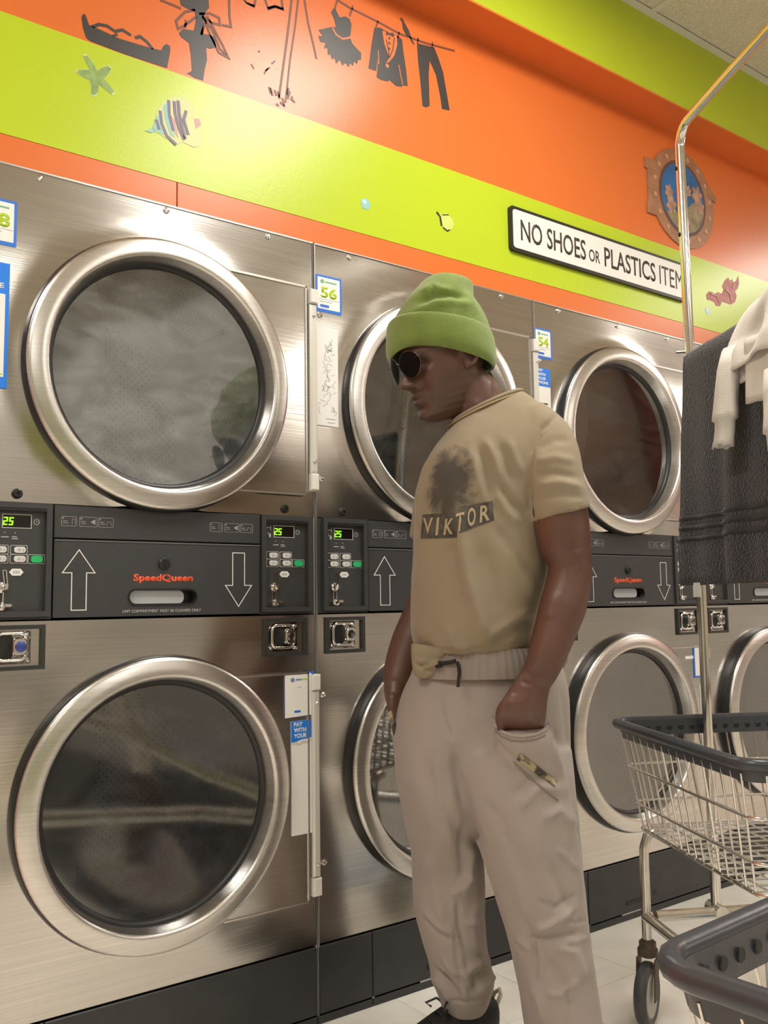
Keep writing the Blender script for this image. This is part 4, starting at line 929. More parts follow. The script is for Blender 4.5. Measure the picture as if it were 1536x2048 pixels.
sleeve([(.335, .070, -.06, .026), (.333, .082, -.10, .026), (.331, .088, -.14, .026), (.330, .092, -.18, .0265), (.330, .094, -.205, .028), (.330, .095, -.214, .0285), (.330, .095, -.218, .022), (.329, .096, -.24, .021), (.327, .098, -.262, .021), (.325, .10, -.276, .023)])
sleeve([(.505, .078, -.15, .025), (.512, .086, -.20, .024), (.520, .092, -.245, .024), (.524, .094, -.268, .0265), (.525, .095, -.278, .027), (.526, .095, -.282, .020), (.530, .096, -.31, .0185), (.536, .098, -.345, .0185)])
# ------------------------------------------------------------------ the man
import numpy as np
CFH = Vector((cf.x, cf.y, 0)).normalized(); CRH = Vector((cr.x, cr.y, 0)).normalized()
PBASE = Vector((.13, -.52, 0))
MAN = thing('person', 'man in lime beanie, dark sunglasses, tan printed t-shirt and pale trousers, hands in pockets', 'person', PBASE)
def mring(l, r_, d, b_, n=44, e=2.25, tilt=0, bl=None):
    """body cross-section: left and right silhouette pixels at forward distance d, half depth b_"""
    L_ = at(l[0], l[1], d); R_ = at(r_[0], r_[1], d); c = (L_ + R_) / 2; a = (R_ - L_) / 2; out = []
    for i in range(n):
        t = 2 * PI * i / n; ct, st = math.cos(t), math.sin(t)
        x = math.copysign(abs(ct) ** (2 / e), ct); y = math.copysign(abs(st) ** (2 / e), st)
        out.append(c + a * x + CFH * (b_ * y) + Vector((0, 0, tilt * y)))
    return out
def limb(mb, secs, n=28):
    """secs: (u, v, d, halfwidth_px) -> smooth tapering limb"""
    P = [at(u, v, d) for u, v, d, h in secs]; R_ = [h / FPX * d for u, v, d, h in secs]
    # resample with Catmull-Rom
    pts, rad = [], []
    for i in range(len(P) - 1):
        p0, p1, p2, p3 = P[max(i - 1, 0)], P[i], P[i + 1], P[min(i + 2, len(P) - 1)]
        for k in range(4):
            t = k / 4; pts.append(.5 * ((2 * p1) + (p2 - p0) * t + (2 * p0 - 5 * p1 + 4 * p2 - p3) * t * t + (3 * p1 - p0 - 3 * p2 + p3) * t ** 3)); rad.append(R_[i] + (R_[i + 1] - R_[i]) * t)
    pts.append(P[-1]); rad.append(R_[-1]); mb.tube(pts, rad, n); return mb
def smooth_rings(rings, k=3):
    out = []
    for i in range(len(rings) - 1):
        p0, p1, p2, p3 = rings[max(i - 1, 0)], rings[i], rings[i + 1], rings[min(i + 2, len(rings) - 1)]
        for q in range(k):
            t = q / k; out.append([.5 * ((2 * b) + (c - a) * t + (2 * a - 5 * b + 4 * c - d) * t * t + (3 * b - a - 3 * c + d) * t ** 3) for a, b, c, d in zip(p0, p1, p2, p3)])
    out.append(rings[-1]); return out
def fuse(mb, name, voxel, mat, its=4, fac=.5):
    """weld overlapping volumes into one continuous skin"""
    me = bpy.data.meshes.new(name); me.from_pydata(mb.v, [], mb.f); me.update()
    bm = bmesh.new(); bm.from_mesh(me); bmesh.ops.recalc_face_normals(bm, faces=bm.faces[:]); bm.to_mesh(me); bm.free()
    o = bpy.data.objects.new(name, me); COL.objects.link(o)
    m = o.modifiers.new('r', 'REMESH'); m.mode = 'VOXEL'; m.voxel_size = voxel
    m = o.modifiers.new('s', 'SMOOTH'); m.factor = fac; m.iterations = its
    dg = bpy.context.evaluated_depsgraph_get(); n = bpy.data.meshes.new_from_object(o.evaluated_get(dg))
    bpy.data.objects.remove(o); n.name = name; n.materials.clear(); n.materials.append(mat); n.shade_smooth(); return n
CAMN = np.array(CAM); CFN, CRN, CUN = np.array(cf), np.array(cr), np.array(cu)
def project(co):
    d = co - CAMN; z = d @ CFN; return 768 + FPX * (d @ CRN) / z, 1024 - FPX * (d @ CUN) / z
def fold(me, folds, grain=(), k=1.0):
    """press creases and ridges into the cloth: folds = [(points, width, height)], grain=[(scale, amount)]"""
    n = len(me.vertices); co = np.empty(n * 3); me.vertices.foreach_get('co', co); co = co.reshape(-1, 3)
    nr = np.empty(n * 3); me.vertices.foreach_get('normal', nr); nr = nr.reshape(-1, 3)
    u, v = project(co); front = ((co - CAMN) * nr).sum(1) < 0; dz = np.zeros(n)
    for pts, wd, hh in folds:
        best = np.full(n, 1e9); tt = np.zeros(n); tot = len(pts) - 1
        for i in range(tot):
            a = np.array(pts[i], float); b = np.array(pts[i + 1], float); ab = b - a; L2 = ab @ ab + 1e-9
            t = np.clip(((u - a[0]) * ab[0] + (v - a[1]) * ab[1]) / L2, 0, 1); d = np.hypot(u - a[0] - t * ab[0], v - a[1] - t * ab[1])
            m = d < best; best[m] = d[m]; tt[m] = (i + t[m]) / tot
        tap = np.clip(np.minimum(tt, 1 - tt) * 5 + .25, 0, 1)
        dz += front * hh * k * tap * np.exp(-(best / wd) ** 2)
    for (sx, sz, am) in grain:
        g = np.array([mnoise.noise(Vector((p[0] * sx, p[1] * sx, p[2] * sz))) for p in co]); dz += am * g
    co += nr * dz[:, None]; me.vertices.foreach_set('co', co.ravel()); me.update(); return me
def link(me, name, parent=None):
    o = bpy.data.objects.new(name, me); COL.objects.link(o); o.parent = parent or MAN
    if o.parent == MAN: o.location = -PBASE
    return o
def bvh(me): return BVHTree.FromPolygons([v.co.copy() for v in me.vertices], [tuple(p.vertices) for p in me.polygons])
def hit(tree, u, v, off=.001):
    r_ = ray(u, v).normalized(); h = tree.ray_cast(CAM, r_)
    if h[0] is None: return None
    nn = h[1] if h[1].dot(r_) < 0 else -h[1]
    return h[0] + nn * off

# ---- materials
def skin_material():
    m = bpy.data.materials.new('brown_skin'); m.use_nodes = True; nt = m.node_tree; b = nt.nodes['Principled BSDF']; L = nt.links.new
    b.inputs['Roughness'].default_value = .42; b.inputs['Specular IOR Level'].default_value = .5
    b.inputs['Subsurface Weight'].default_value = .06; b.inputs['Subsurface Radius'].default_value = (.012, .005, .003); b.inputs['Subsurface Scale'].default_value = .3
    g = nt.nodes.new('ShaderNodeNewGeometry')
    tc = nt.nodes.new('ShaderNodeTexCoord')
    def blob(p, r0, r1):
        s_ = nt.nodes.new('ShaderNodeVectorMath'); s_.operation = 'DISTANCE'; s_.inputs[1].default_value = p; L(tc.outputs['Object'], s_.inputs[0])
        mr = nt.nodes.new('ShaderNodeMapRange'); mr.interpolation_type = 'SMOOTHSTEP'; mr.inputs['From Min'].default_value = r0; mr.inputs['From Max'].default_value = r1; mr.inputs['To Min'].default_value = 1; mr.inputs['To Max'].default_value = 0
        L(s_.outputs['Value'], mr.inputs[0]); return mr.outputs[0]
    n = nt.nodes.new('ShaderNodeTexNoise'); n.inputs['Scale'].default_value = 420; n.inputs['Detail'].default_value = 2; L(tc.outputs['Object'], n.inputs[0])
    n2 = nt.nodes.new('ShaderNodeTexNoise'); n2.inputs['Scale'].default_value = 18; n2.inputs['Detail'].default_value = 4; L(tc.outputs['Object'], n2.inputs[0])
    cm = nt.nodes.new('ShaderNodeMix'); cm.data_type = 'RGBA'; cm.inputs['A'].default_value = (.088, .042, .029, 1); cm.inputs['B'].default_value = (.128, .061, .041, 1); L(n2.outputs['Fac'], cm.inputs['Factor'])
    last = cm.outputs['Result']
    for p, r0, r1, amt, col in SKIN_SPOTS:
        f = blob(p, r0, r1); mu = nt.nodes.new('ShaderNodeMath'); mu.operation = 'MULTIPLY'; L(f, mu.inputs[0])
        mr = nt.nodes.new('ShaderNodeMapRange'); mr.inputs['From Min'].default_value = .35; mr.inputs['From Max'].default_value = .62; mr.inputs['To Min'].default_value = amt * .55; mr.inputs['To Max'].default_value = amt; L(n.outputs['Fac'], mr.inputs[0]); L(mr.outputs[0], mu.inputs[1])
        x = nt.nodes.new('ShaderNodeMix'); x.data_type = 'RGBA'; L(last, x.inputs['A']); x.inputs['B'].default_value = (*col, 1); L(mu.outputs[0], x.inputs['Factor']); last = x.outputs['Result']
    L(last, b.inputs['Base Color'])
    bp = nt.nodes.new('ShaderNodeBump'); bp.inputs['Strength'].default_value = .15; bp.inputs['Distance'].default_value = .001; L(n.outputs['Fac'], bp.inputs['Height']); L(bp.outputs[0], b.inputs['Normal'])
    return m

# ---- head in its own frame (x forward, y to his left, z up), then turned into place
HC = at(886, 723, 1.955); YAW = math.radians(27); PIT = math.radians(17)
hf_ = (-CRH * math.cos(YAW) - CFH * math.sin(YAW)); hl_ = Vector((0, 0, 1)).cross(hf_)
hx = hf_ * math.cos(PIT) - Vector((0, 0, math.sin(PIT))); hz = hf_ * math.sin(PIT) + Vector((0, 0, math.cos(PIT)))
def HP(x, y, z): return HC + hx * x + hl_ * y + hz * z
def lerp_tab(tab, z):
    if z <= tab[0][0]: return tab[0][1:]
    for i in range(len(tab) - 1):
        if z <= tab[i + 1][0]:
            t = (z - tab[i][0]) / (tab[i + 1][0] - tab[i][0]); t = t * t * (3 - 2 * t)
            return tuple(a + (b - a) * t for a, b in zip(tab[i][1:], tab[i + 1][1:]))
    return tab[-1][1:]
#        z     front  back  half-width  squareness
HEAD = [(-.123, .060, -.005, .022, 2.2), (-.116, .078, -.010, .034, 2.3), (-.104, .0875, -.024, .045, 2.4), (-.090, .0855, -.040, .0525, 2.5), (-.075, .0855, -.055, .0585, 2.5), (-.058, .0865, -.066, .0635, 2.5),
        (-.040, .0855, -.074, .067, 2.4), (-.020, .084, -.084, .0705, 2.4), (.005, .0825, -.093, .0725, 2.35), (.022, .0885, -.097, .074, 2.3), (.045, .088, -.100, .0755, 2.2), (.070, .080, -.096, .072, 2.1), (.095, .058, -.078, .056, 2.0), (.112, .022, -.040, .024, 2.0)]
def G(d, s_): return math.exp(-(d / s_) ** 2)
def head_mesh(mb, nt_=150, nz_=170):
    rings = []
    for j in range(nz_ + 1):
        z = -.1225 + (.2355) * j / nz_; xf, xb, hw, e = lerp_tab(HEAD, z); row = []
        for i in range(nt_):
            th = 2 * PI * i / nt_; c, s_ = math.cos(th), math.sin(th); a = xf if c > 0 else -xb
            r_ = ((abs(c) / a) ** e + (abs(s_) / hw) ** e) ** (-1 / e); y = r_ * s_; x = r_ * c
            if c > 0:
                ay = abs(y)
                # nose
                if -.055 < z < .03:
                    t = (z + .032); nb = .0335 * G(t, .0125) if t < 0 else .0335 * math.exp(-(t / .034) ** 1.6)
                    sg = .0105 + .006 * G(z + .034, .012)
                    x += nb * G(y, sg)
                    x += .0105 * G(ay - .0155, .0065) * G(z + .036, .0085)      # wings
                    x -= .006 * G(ay - .0075, .004) * G(z + .0435, .0035)       # nostrils
                x += .0055 * G(z - .021, .009) * G(ay - .027, .022)             # brow
                x -= .0115 * G(z - .001, .011) * G(ay - .033, .017)             # sockets
                x += .0045 * G(z + .022, .016) * G(ay - .043, .018)             # cheekbones
                x += .0105 * G(z + .0585, .0062) * G(y, .024)                   # upper lip
                x += .0115 * G(z + .0735, .0068) * G(y, .021)                   # lower lip
                x -= .0070 * G(z + .0658, .0026) * G(y, .027)                   # mouth line
                x -= .0050 * G(z + .0855, .0055) * G(y, .024)                   # fold above chin
                x += .0060 * G(z + .104, .011) * G(y, .021)                     # chin
                x -= .0035 * G(z + .049, .006) * G(y, .0035)                    # philtrum
                x -= .0030 * G(ay - .030 - .25 * max(0, -.035 - z), .0045) * G(z + .052, .020)  # nasolabial
            row.append(HP(x, y, z))
        rings.append(row)
    mb.loft(rings); return mb
B = MB(); head_mesh(B)
# eyeballs under the glasses
# ears
for sgn in (1, -1):
    ep = []
    for k in range(15):
        a = -1.9 + 4.6 * k / 14; rr_ = 1 if k < 11 else .93
        ep.append(HP(-.006 - .0165 * math.cos(a) * rr_ - .004, sgn * (.0765 + .010 + .004 * math.cos(a)), .002 + .030 * math.sin(a) * rr_))
    B.tube(ep, [.0042 + .0012 * math.sin(PI * k / 14) for k in range(15)], 10)
    rg = []
    for t in (-1, -.6, 0, .6, 1):
        w2 = math.sqrt(max(.02, 1 - t * t)); rg.append([HP(-.010 + .0145 * w2 * math.cos(a), sgn * (.0745 + .004 + .005 * math.sin(a)), .001 + .027 * t) for a in [2 * PI * i / 16 for i in range(16)]])
    B.loft(rg)
    B.loft([[HP(-.004 + r_ * math.cos(a), sgn * (.0775 + .6 * r_ * math.sin(a)), z) for a in [2 * PI * i / 14 for i in range(14)]] for r_, z in ((.0045, -.036), (.0075, -.031), (.0085, -.024), (.007, -.016))])
    rg = MB()
# neck
NK = [mring((893, 765), (968, 742), 1.965, .052, tilt=0), mring((901, 800), (990, 765), 1.965, .056), mring((908, 835), (1003, 788), 1.965, .060), mring((908, 862), (1022, 806), 1.965, .066), mring((905, 890), (1050, 826), 1.96, .08), mring((885, 925), (1085, 870), 1.955, .095)]
B.loft(smooth_rings(NK))
# trunk and legs under the clothes: one body
TR = [((900, 900), (1085, 860), 1.955, .085), ((868, 950), (1098, 930), 1.955, .11), ((846, 1040), (1080, 1040), 1.955, .125), ((846, 1150), (1074, 1150), 1.96, .125), ((845, 1260), (1060, 1260), 1.96, .12), ((826, 1380), (1108, 1380), 1.96, .105), ((820, 1480), (1112, 1480), 1.96, .105), ((832, 1560), (1112, 1560), 1.97, .09)]
B.loft(smooth_rings([mring(l, r_, d, b_) for l, r_, d, b_ in TR]))
limb(B, [(872, 1540, 2.02, 58), (885, 1640, 2.03, 54), (898, 1740, 2.04, 48), (903, 1840, 2.05, 40), (916, 1930, 2.05, 34), (928, 2000, 2.05, 30), (930, 2040, 2.04, 30)])
limb(B, [(1045, 1540, 1.90, 62), (1060, 1660, 1.89, 58), (1085, 1780, 1.88, 50), (1105, 1920, 1.87, 46), (1124, 2060, 1.86, 38), (1134, 2140, 1.86, 34)])
# his left arm, hand in the pocket
limb(B, [(1075, 880, 1.90, 44), (1108, 950, 1.85, 54), (1120, 1030, 1.835, 56), (1129, 1085, 1.83, 53), (1140, 1130, 1.825, 43), (1137, 1165, 1.82, 44.5), (1125, 1215, 1.81, 46.5), (1104, 1280, 1.795, 41), (1087, 1328, 1.785, 36), (1072, 1358, 1.78, 33)])
pa = MB()
def flat(mb, secs, th, n=24):
    mb.loft(smooth_rings([[at((l + r_) / 2, v, d) + (at(r_, vr, d) - at(l, vl, d)) * .5 * math.cos(t) - CFH * (th_ * math.sin(t)) for t in [2 * PI * i / n for i in range(n)]] for l, vl, r_, vr, v, d, th_ in secs]))
flat(B, [(1056, 1312, 1122, 1326, 1319, 1.786, .026), (1046, 1334, 1112, 1348, 1341, 1.783, .0285), (1034, 1356, 1104, 1366, 1358, 1.78, .030), (1018, 1380, 1096, 1394, 1386, 1.778, .029), (1000, 1408, 1093, 1424, 1415, 1.775, .028), (995, 1432, 1091, 1444, 1438, 1.786, .027), (999, 1452, 1086, 1460, 1456, 1.808, .023), (1010, 1474, 1078, 1480, 1477, 1.826, .018)], .03)
for fx, fl, bend in ((1018, 70, .012), (1037, 82, .012), (1055, 78, .012), (1072, 62, .012)):       # fingers down inside the pocket
    limb(B, [(fx, 1462, 1.822, 9.5), (fx + 1, 1462 + fl * .4, 1.835, 9.2), (fx + 2, 1462 + fl * .72, 1.850, 8.6), (fx + 2, 1462 + fl, 1.862, 7.4)], 12)
limb(B, [(1028, 1392, 1.768, 13), (1006, 1420, 1.772, 13.5), (1003, 1446, 1.795, 11), (1008, 1475, 1.822, 9)], 14)    # thumb along the pocket edge
# knuckle tendons on the back of the hand are pressed in later as folds
# his right arm, hand in the far pocket
limb(B, [(905, 930, 2.03, 42), (885, 1010, 2.08, 44), (878, 1090, 2.10, 43), (870, 1150, 2.10, 41), (853, 1215, 2.09, 42), (822, 1285, 2.07, 40), (803, 1335, 2.05, 35), (793, 1370, 2.03, 29)])
flat(B, [(768, 1358, 818, 1360, 1358, 2.03, .026), (768, 1384, 812, 1384, 1384, 2.02, .030), (774, 1410, 810, 1408, 1409, 2.01, .032), (782, 1434, 812, 1430, 1432, 2.0, .030), (790, 1452, 816, 1448, 1450, 1.99, .024)], .03)
for k, fd in enumerate((1.97, 1.99, 2.005, 2.02)):
    limb(B, [(804, 1440, fd, 8.6), (810, 1470, fd, 8.6), (818, 1496, fd - .004, 8), (826, 1512, fd - .01, 7)], 12)
limb(B, [(786, 1390, 1.995, 11), (784, 1415, 1.985, 10.5), (792, 1440, 1.98, 9.5), (802, 1462, 1.975, 8)], 14)
SKIN_SPOTS = [(HP(.075, .0, -.085), .034, .068, .75, (.060, .036, .026)), (HP(.040, .052, -.075), .03, .058, .6, (.060, .036, .026)), (HP(-.075, .045, -.02), .02, .05, .6, (.045, .036, .030)), (HP(.0955, 0, -.066), .006, .022, .55, (.085, .036, .030)), (at(1065, 1338, 1.75), .012, .035, .45, (.055, .03, .022))]
SKIN = skin_material()
bm_ = fuse(B, 'body', .0034, SKIN, its=3, fac=.45)
fold(bm_, [([(1024, 1400), (1012, 1440)], 5, .0015), ([(1052, 1385), (1040, 1450)], 5, .002), ([(1072, 1385), (1064, 1450)], 5, .002), ([(1040, 1362), (1090, 1378)], 5, -.0018), ([(1092, 1240), (1110, 1180)], 14, .003), ([(1150, 1100), (1170, 1140)], 12, .003), ([(985, 760), (975, 800)], 7, .0015), ([(950, 800), (985, 830)], 9, .002)])
body = link(bm_, 'body')

# ---- beanie
KN = M('beanie_green', (.175, .25, .048), .95, sheen=.35, var=(30, .08), bump=(420, .7, 2, .003))
hb_ = MB()
BN = [((782, 690), (984, 704), 1.955, .092), ((780, 668), (982, 676), 1.955, .096), ((783, 652), (979, 661), 1.955, .096), ((792, 634), (972, 641), 1.955, .093), ((806, 610), (959, 617), 1.955, .088), ((820, 593), (946, 600), 1.955, .080), ((832, 580), (945, 586), 1.955, .070), ((841, 569), (946, 573), 1.955, .060), ((852, 560), (940, 566), 1.955, .050), ((862, 555), (922, 560), 1.955, .034), ((872, 553), (908, 555), 1.955, .014)]
hb_.loft(smooth_rings([mring(l, r_, d, b_, 64, 2.1) for l, r_, d, b_ in BN], 4))
bn = fuse(hb_, 'beanie', .0034, KN, its=4)
fold(bn, [([(838, 606), (868, 590), (905, 588), (930, 596)], 8, -.012), ([(842, 583), (868, 572), (885, 578), (905, 582)], 6, .005), ([(868, 568), (862, 580), (864, 588)], 4, -.005), ([(832, 622), (870, 604), (915, 602), (945, 610)], 10, .006), ([(938, 576), (945, 600), (958, 630)], 7, .003), ([(885, 640), (925, 632), (950, 640)], 8, -.0015)], [(26, 26, .002)])
be = link(bn, 'beanie')
cb_ = MB()
def cuff(o_, zt, zb2):
    pass
CUF = [((781, 716), (986, 729), 1.955, .090), ((774, 700), (990, 716), 1.955, .101), ((774, 676), (988, 690), 1.955, .103), ((776, 658), (983, 674), 1.955, .1015), ((780, 652.5), (979, 668), 1.955, .098)]
rings = [mring(l, r_, d, b_, 72, 2.1, tilt=.000) for l, r_, d, b_ in CUF]
# the near side of the cuff rises over the brow and dips behind the ear
def warp(rings):
    out = []
    for j, rg in enumerate(rings):
        q = []
        for i, p in enumerate(rg):
            t = 2 * PI * i / len(rg); near = max(0, -math.sin(t)); x = math.cos(t)
            dz = near * (.006 - .016 * max(0, x) * (1 if j < 3 else .4)) - (.010 * max(0, -x) ** 3 if j < 2 else 0) - (.008 * max(0, x) ** 4 if j < 2 else 0) + near * .010 * max(0, -x) * (1 if j < 2 else .3)
            q.append(p + Vector((0, 0, dz)))
        out.append(q)
    return out
cb_.loft(smooth_rings(warp(rings), 4), cap=False)
co_ = cb_.build('cuff', KN, be, smooth=180); m = co_.modifiers.new('t', 'SOLIDIFY'); m.thickness = .006; m.offset = -.3

# ---- sunglasses
LENS_M = M('sunglass_lens', (.004, .004, .005), .3, spec=.1); FRM = M('sunglass_frame', (.10, .095, .085), .25, 1)
sun = None
def lens_out(sc=1.0):
    pts = []
    for i in range(32):
        a = 2 * PI * i / 32; y = .0285 * math.cos(a); z = .0245 * math.sin(a)
        if z < 0: z *= 1.2; y = y * (1 - .12 * (z / -.026)) + .003 * (z / -.026)
        pts.append((y * sc, z * sc))
    return pts
lens_objs = []
for sgn in (1, -1):
    b = MB(); front = []; back = []
    for y, z in lens_out():
        yy_ = sgn * (.0325 + y); x = .1085 - .0022 * ((yy_ * sgn) / .03) ** 2 * 1.6 - .10 * (z - 0) * .0
        front.append(HP(x + .0015, yy_, .007 + z)); back.append(HP(x - .0015, yy_, .007 + z))
    b.v = front + back; n = len(front); cF = HP(.1085 - .0026 + .0045, sgn * .0325, .007); b.v.append(cF); b.v.append(HP(.1085 - .0026 - .002, sgn * .0325, .007))
    for i in range(n):
        j = (i + 1) % n; b.f += [(i, j, 2 * n), (n + j, n + i, 2 * n + 1), (i, n + i, n + j, j)]
    lo_ = b
    if sun is None:
        sun = bpy.data.objects.new('sunglasses', None); COL.objects.link(sun); sun.parent = MAN; sun.location = -PBASE; sun.empty_display_size = .05
    ob = b.build('lens', LENS_M, sun, smooth=60)
    b = MB(); b.tube([HP(.1085 - .0022 * ((.0325 + y) / .03) ** 2 * 1.6, sgn * (.0325 + y), .007 + z) for y, z in lens_out(1.03)], .0013, 8, True); b.build('lens_rim', FRM, sun, smooth=60)
    b = MB(); b.tube([HP(.101, sgn * .0600, .015), HP(.094, sgn * .069, .017), HP(.06, sgn * .0775, .019), HP(.02, sgn * .0795, .018), HP(-.012, sgn * .079, .012), HP(-.024, sgn * .078, -.004)], .0009, 8); b.build('temple_arm', FRM, sun, smooth=60)
b = MB(); b.tube([HP(.1075, .0055, .012), HP(.1135, 0, .0145), HP(.1075, -.0055, .012)], .0013, 8); b.build('bridge', FRM, sun, smooth=60)

# ---- t-shirt
def shirt_material():
    m = bpy.data.materials.new('tan_cotton'); m.use_nodes = True; nt = m.node_tree; b = nt.nodes['Principled BSDF']; L = nt.links.new
    b.inputs['Roughness'].default_value = .9; b.inputs['Sheen Weight'].default_value = .15
    tc = nt.nodes.new('ShaderNodeTexCoord')
    c0 = SM_C; 
    def dist(p, k=(1, 1, 1)):
        a = nt.nodes.new('ShaderNodeVectorMath'); a.operation = 'SUBTRACT'; a.inputs[1].default_value = p; L(tc.outputs['Object'], a.inputs[0])
        s_ = nt.nodes.new('ShaderNodeVectorMath'); s_.operation = 'MULTIPLY'; s_.inputs[1].default_value = k; L(a.outputs[0], s_.inputs[0])
        l = nt.nodes.new('ShaderNodeVectorMath'); l.operation = 'LENGTH'; L(s_.outputs[0], l.inputs[0]); return l.outputs['Value']
    n = nt.nodes.new('ShaderNodeTexNoise'); n.inputs['Scale'].default_value = 20; n.inputs['Distortion'].default_value = .8; n.inputs['Detail'].default_value = 8; n.inputs['Roughness'].default_value = .65; L(tc.outputs['Object'], n.inputs[0])
    tot = None
    for p, r0, r1, k in ((SM_C, .0, .105, (1, 1, .75)), (SM_B, .0, .07, (1, 1, 1))):
        mr = nt.nodes.new('ShaderNodeMapRange'); mr.inputs['From Min'].default_value = r0; mr.inputs['From Max'].default_value = r1; mr.inputs['To Min'].default_value = 1; mr.inputs['To Max'].default_value = 0; L(dist(p, k), mr.inputs[0])
        if tot is None: tot = mr.outputs[0]
        else:
            mx = nt.nodes.new('ShaderNodeMath'); mx.operation = 'MAXIMUM'; L(tot, mx.inputs[0]); L(mr.outputs[0], mx.inputs[1]); tot = mx.outputs[0]
    ad = nt.nodes.new('ShaderNodeMath'); ad.operation = 'ADD'; L(tot, ad.inputs[0]); L(n.outputs['Fac'], ad.inputs[1])
    mr = nt.nodes.new('ShaderNodeMapRange'); mr.inputs['From Min'].default_value = .88; mr.inputs['From Max'].default_value = 1.16; L(ad.outputs[0], mr.inputs[0])
    ml = nt.nodes.new('ShaderNodeMath'); ml.operation = 'MULTIPLY'; ml.inputs[1].default_value = .86; L(mr.outputs[0], ml.inputs[0])
    x = nt.nodes.new('ShaderNodeMix'); x.data_type = 'RGBA'; x.inputs['A'].default_value = (*TAN, 1); x.inputs['B'].default_value = (.030, .029, .026, 1); L(ml.outputs[0], x.inputs['Factor']); L(x.outputs['Result'], b.inputs['Base Color'])
    n3 = nt.nodes.new('ShaderNodeTexNoise'); n3.inputs['Scale'].default_value = 500; L(tc.outputs['Object'], n3.inputs[0])
    bp = nt.nodes.new('ShaderNodeBump'); bp.inputs['Strength'].default_value = .25; bp.inputs['Distance'].default_value = .001; L(n3.outputs['Fac'], bp.inputs['Height']); L(bp.outputs[0], b.inputs['Normal'])
    return m
TAN = (.265, .212, .140)
T = MB()
TS = [((838, 1306), (1060, 1298), 1.955, .128), ((827, 1292), (1064, 1286), 1.955, .138), ((821, 1262), (1068, 1256), 1.955, .146), ((821, 1212), (1078, 1206), 1.955, .150), ((826, 1150), (1092, 1145), 1.955, .150), ((831, 1090), (1092, 1085), 1.955, .147), ((830, 1030), (1096, 1025), 1.955, .143), ((833, 980), (1104, 970), 1.955, .138), ((848, 930), (1112, 915), 1.955, .130), ((868, 893), (1112, 872), 1.955, .115), ((886, 870), (1098, 838), 1.955, .098), ((899, 856), (1070, 806), 1.957, .082), ((908, 849), (1042, 786), 1.96, .070)]
T.loft(smooth_rings([mring(l, r_, d, b_, 60, 2.35) for l, r_, d, b_ in TS]))
# sleeves
def sleeve_sec(l, r_, d, b_): return mring(l, r_, d, b_, 40, 2.2)
T.loft(smooth_rings([sleeve_sec((1000, 850), (1082, 806), 1.93, .055), sleeve_sec((1010, 905), (1128, 838), 1.90, .062), sleeve_sec((1030, 950), (1154, 884), 1.87, .066), sleeve_sec((1050, 985), (1168, 945), 1.85, .066), sleeve_sec((1060, 1020), (1175, 990), 1.84, .066), sleeve_sec((1065, 1044), (1179, 1016), 1.835, .065)]))
T.loft(smooth_rings([sleeve_sec((890, 870), (950, 900), 2.0, .05), sleeve_sec((850, 925), (935, 950), 2.06, .060), sleeve_sec((829, 985), (925, 1000), 2.10, .064), sleeve_sec((822, 1040), (930, 1052), 2.11, .066), sleeve_sec((818, 1076), (932, 1092), 2.115, .067)]))
SM_C = at(893, 962, 1.83); SM_B = at(862, 985, 1.84)
tm = fuse(T, 't_shirt', .0055, None, its=5)
fold(tm, [([(918, 1000), (922, 1078), (934, 1150), (957, 1230), (972, 1290)], 15, .009), ([(900, 1085), (908, 1150), (925, 1230)], 16, -.004), ([(962, 1090), (985, 1160), (1000, 1230)], 18, -.004), ([(893, 1250), (908, 1288), (940, 1304)], 10, .006), ([(1068, 1232), (1030, 1258), (985, 1292)], 9, -.006), ([(1070, 1215), (1030, 1238), (975, 1275)], 10, .004),
    ([(955, 890), (972, 925), (984, 985), (1000, 1030)], 9, -.006), ([(972, 880), (990, 920), (1000, 960)], 7, .005), ([(1000, 885), (1012, 920), (1030, 965)], 8, -.005), ([(1018, 880), (1030, 915), (1046, 950)], 7, .004), ([(940, 905), (952, 950), (975, 1010)], 9, .004), ([(985, 985), (1010, 1020), (1040, 1050)], 9, .005), ([(1000, 970), (1030, 1010), (1062, 1030)], 8, -.006),
    ([(1119, 828), (1085, 856), (1064, 900), (1056, 950), (1060, 1010), (1066, 1040)], 5, -.006), ([(1075, 925), (1110, 915), (1150, 922)], 8, .004), ([(1072, 950), (1110, 946), (1160, 955)], 7, -.004), ([(1075, 972), (1120, 965), (1166, 975)], 7, .004), ([(1072, 998), (1120, 990), (1170, 996)], 6, -.003), ([(1067, 1034), (1120, 1022), (1178, 1004)], 3, -.0018), ([(1076, 900), (1110, 880), (1140, 880)], 8, -.003),
    ([(840, 1060), (845, 1110), (838, 1180)], 14, .004), ([(990, 1050), (1030, 1110), (1070, 1150)], 12, -.004), ([(1010, 1090), (1050, 1150), (1070, 1200)], 12, .004), ([(860, 1300), (920, 1300), (1000, 1296), (1050, 1285)], 4, -.0015)], [(7, 4, .006), (18, 10, .0026), (40, 24, .0008)], 1.35)
tm.materials.clear(); SHIRT = shirt_material(); tm.materials.append(SHIRT)
ts_ = link(tm, 't_shirt'); tb_ = bvh(tm)
# collar ribs
def coll(l, r_, dd, b_, n=60): return mring(l, r_, dd, b_, n, 2.1)
b = MB(); b.tube(coll((900, 850), (1043, 784), 1.958, .072), .0048, 8, True); b.build('collar', M('tan_rib', TAN, .9, bump=(500, .3, 2, .001)), ts_, smooth=60)
b = MB(); b.tube(coll((897, 855), (1047, 790), 1.958, .077), .0022, 6, True); b.build('collar_seam', M('tan_seam', (.36, .285, .16), .9), ts_, smooth=60)
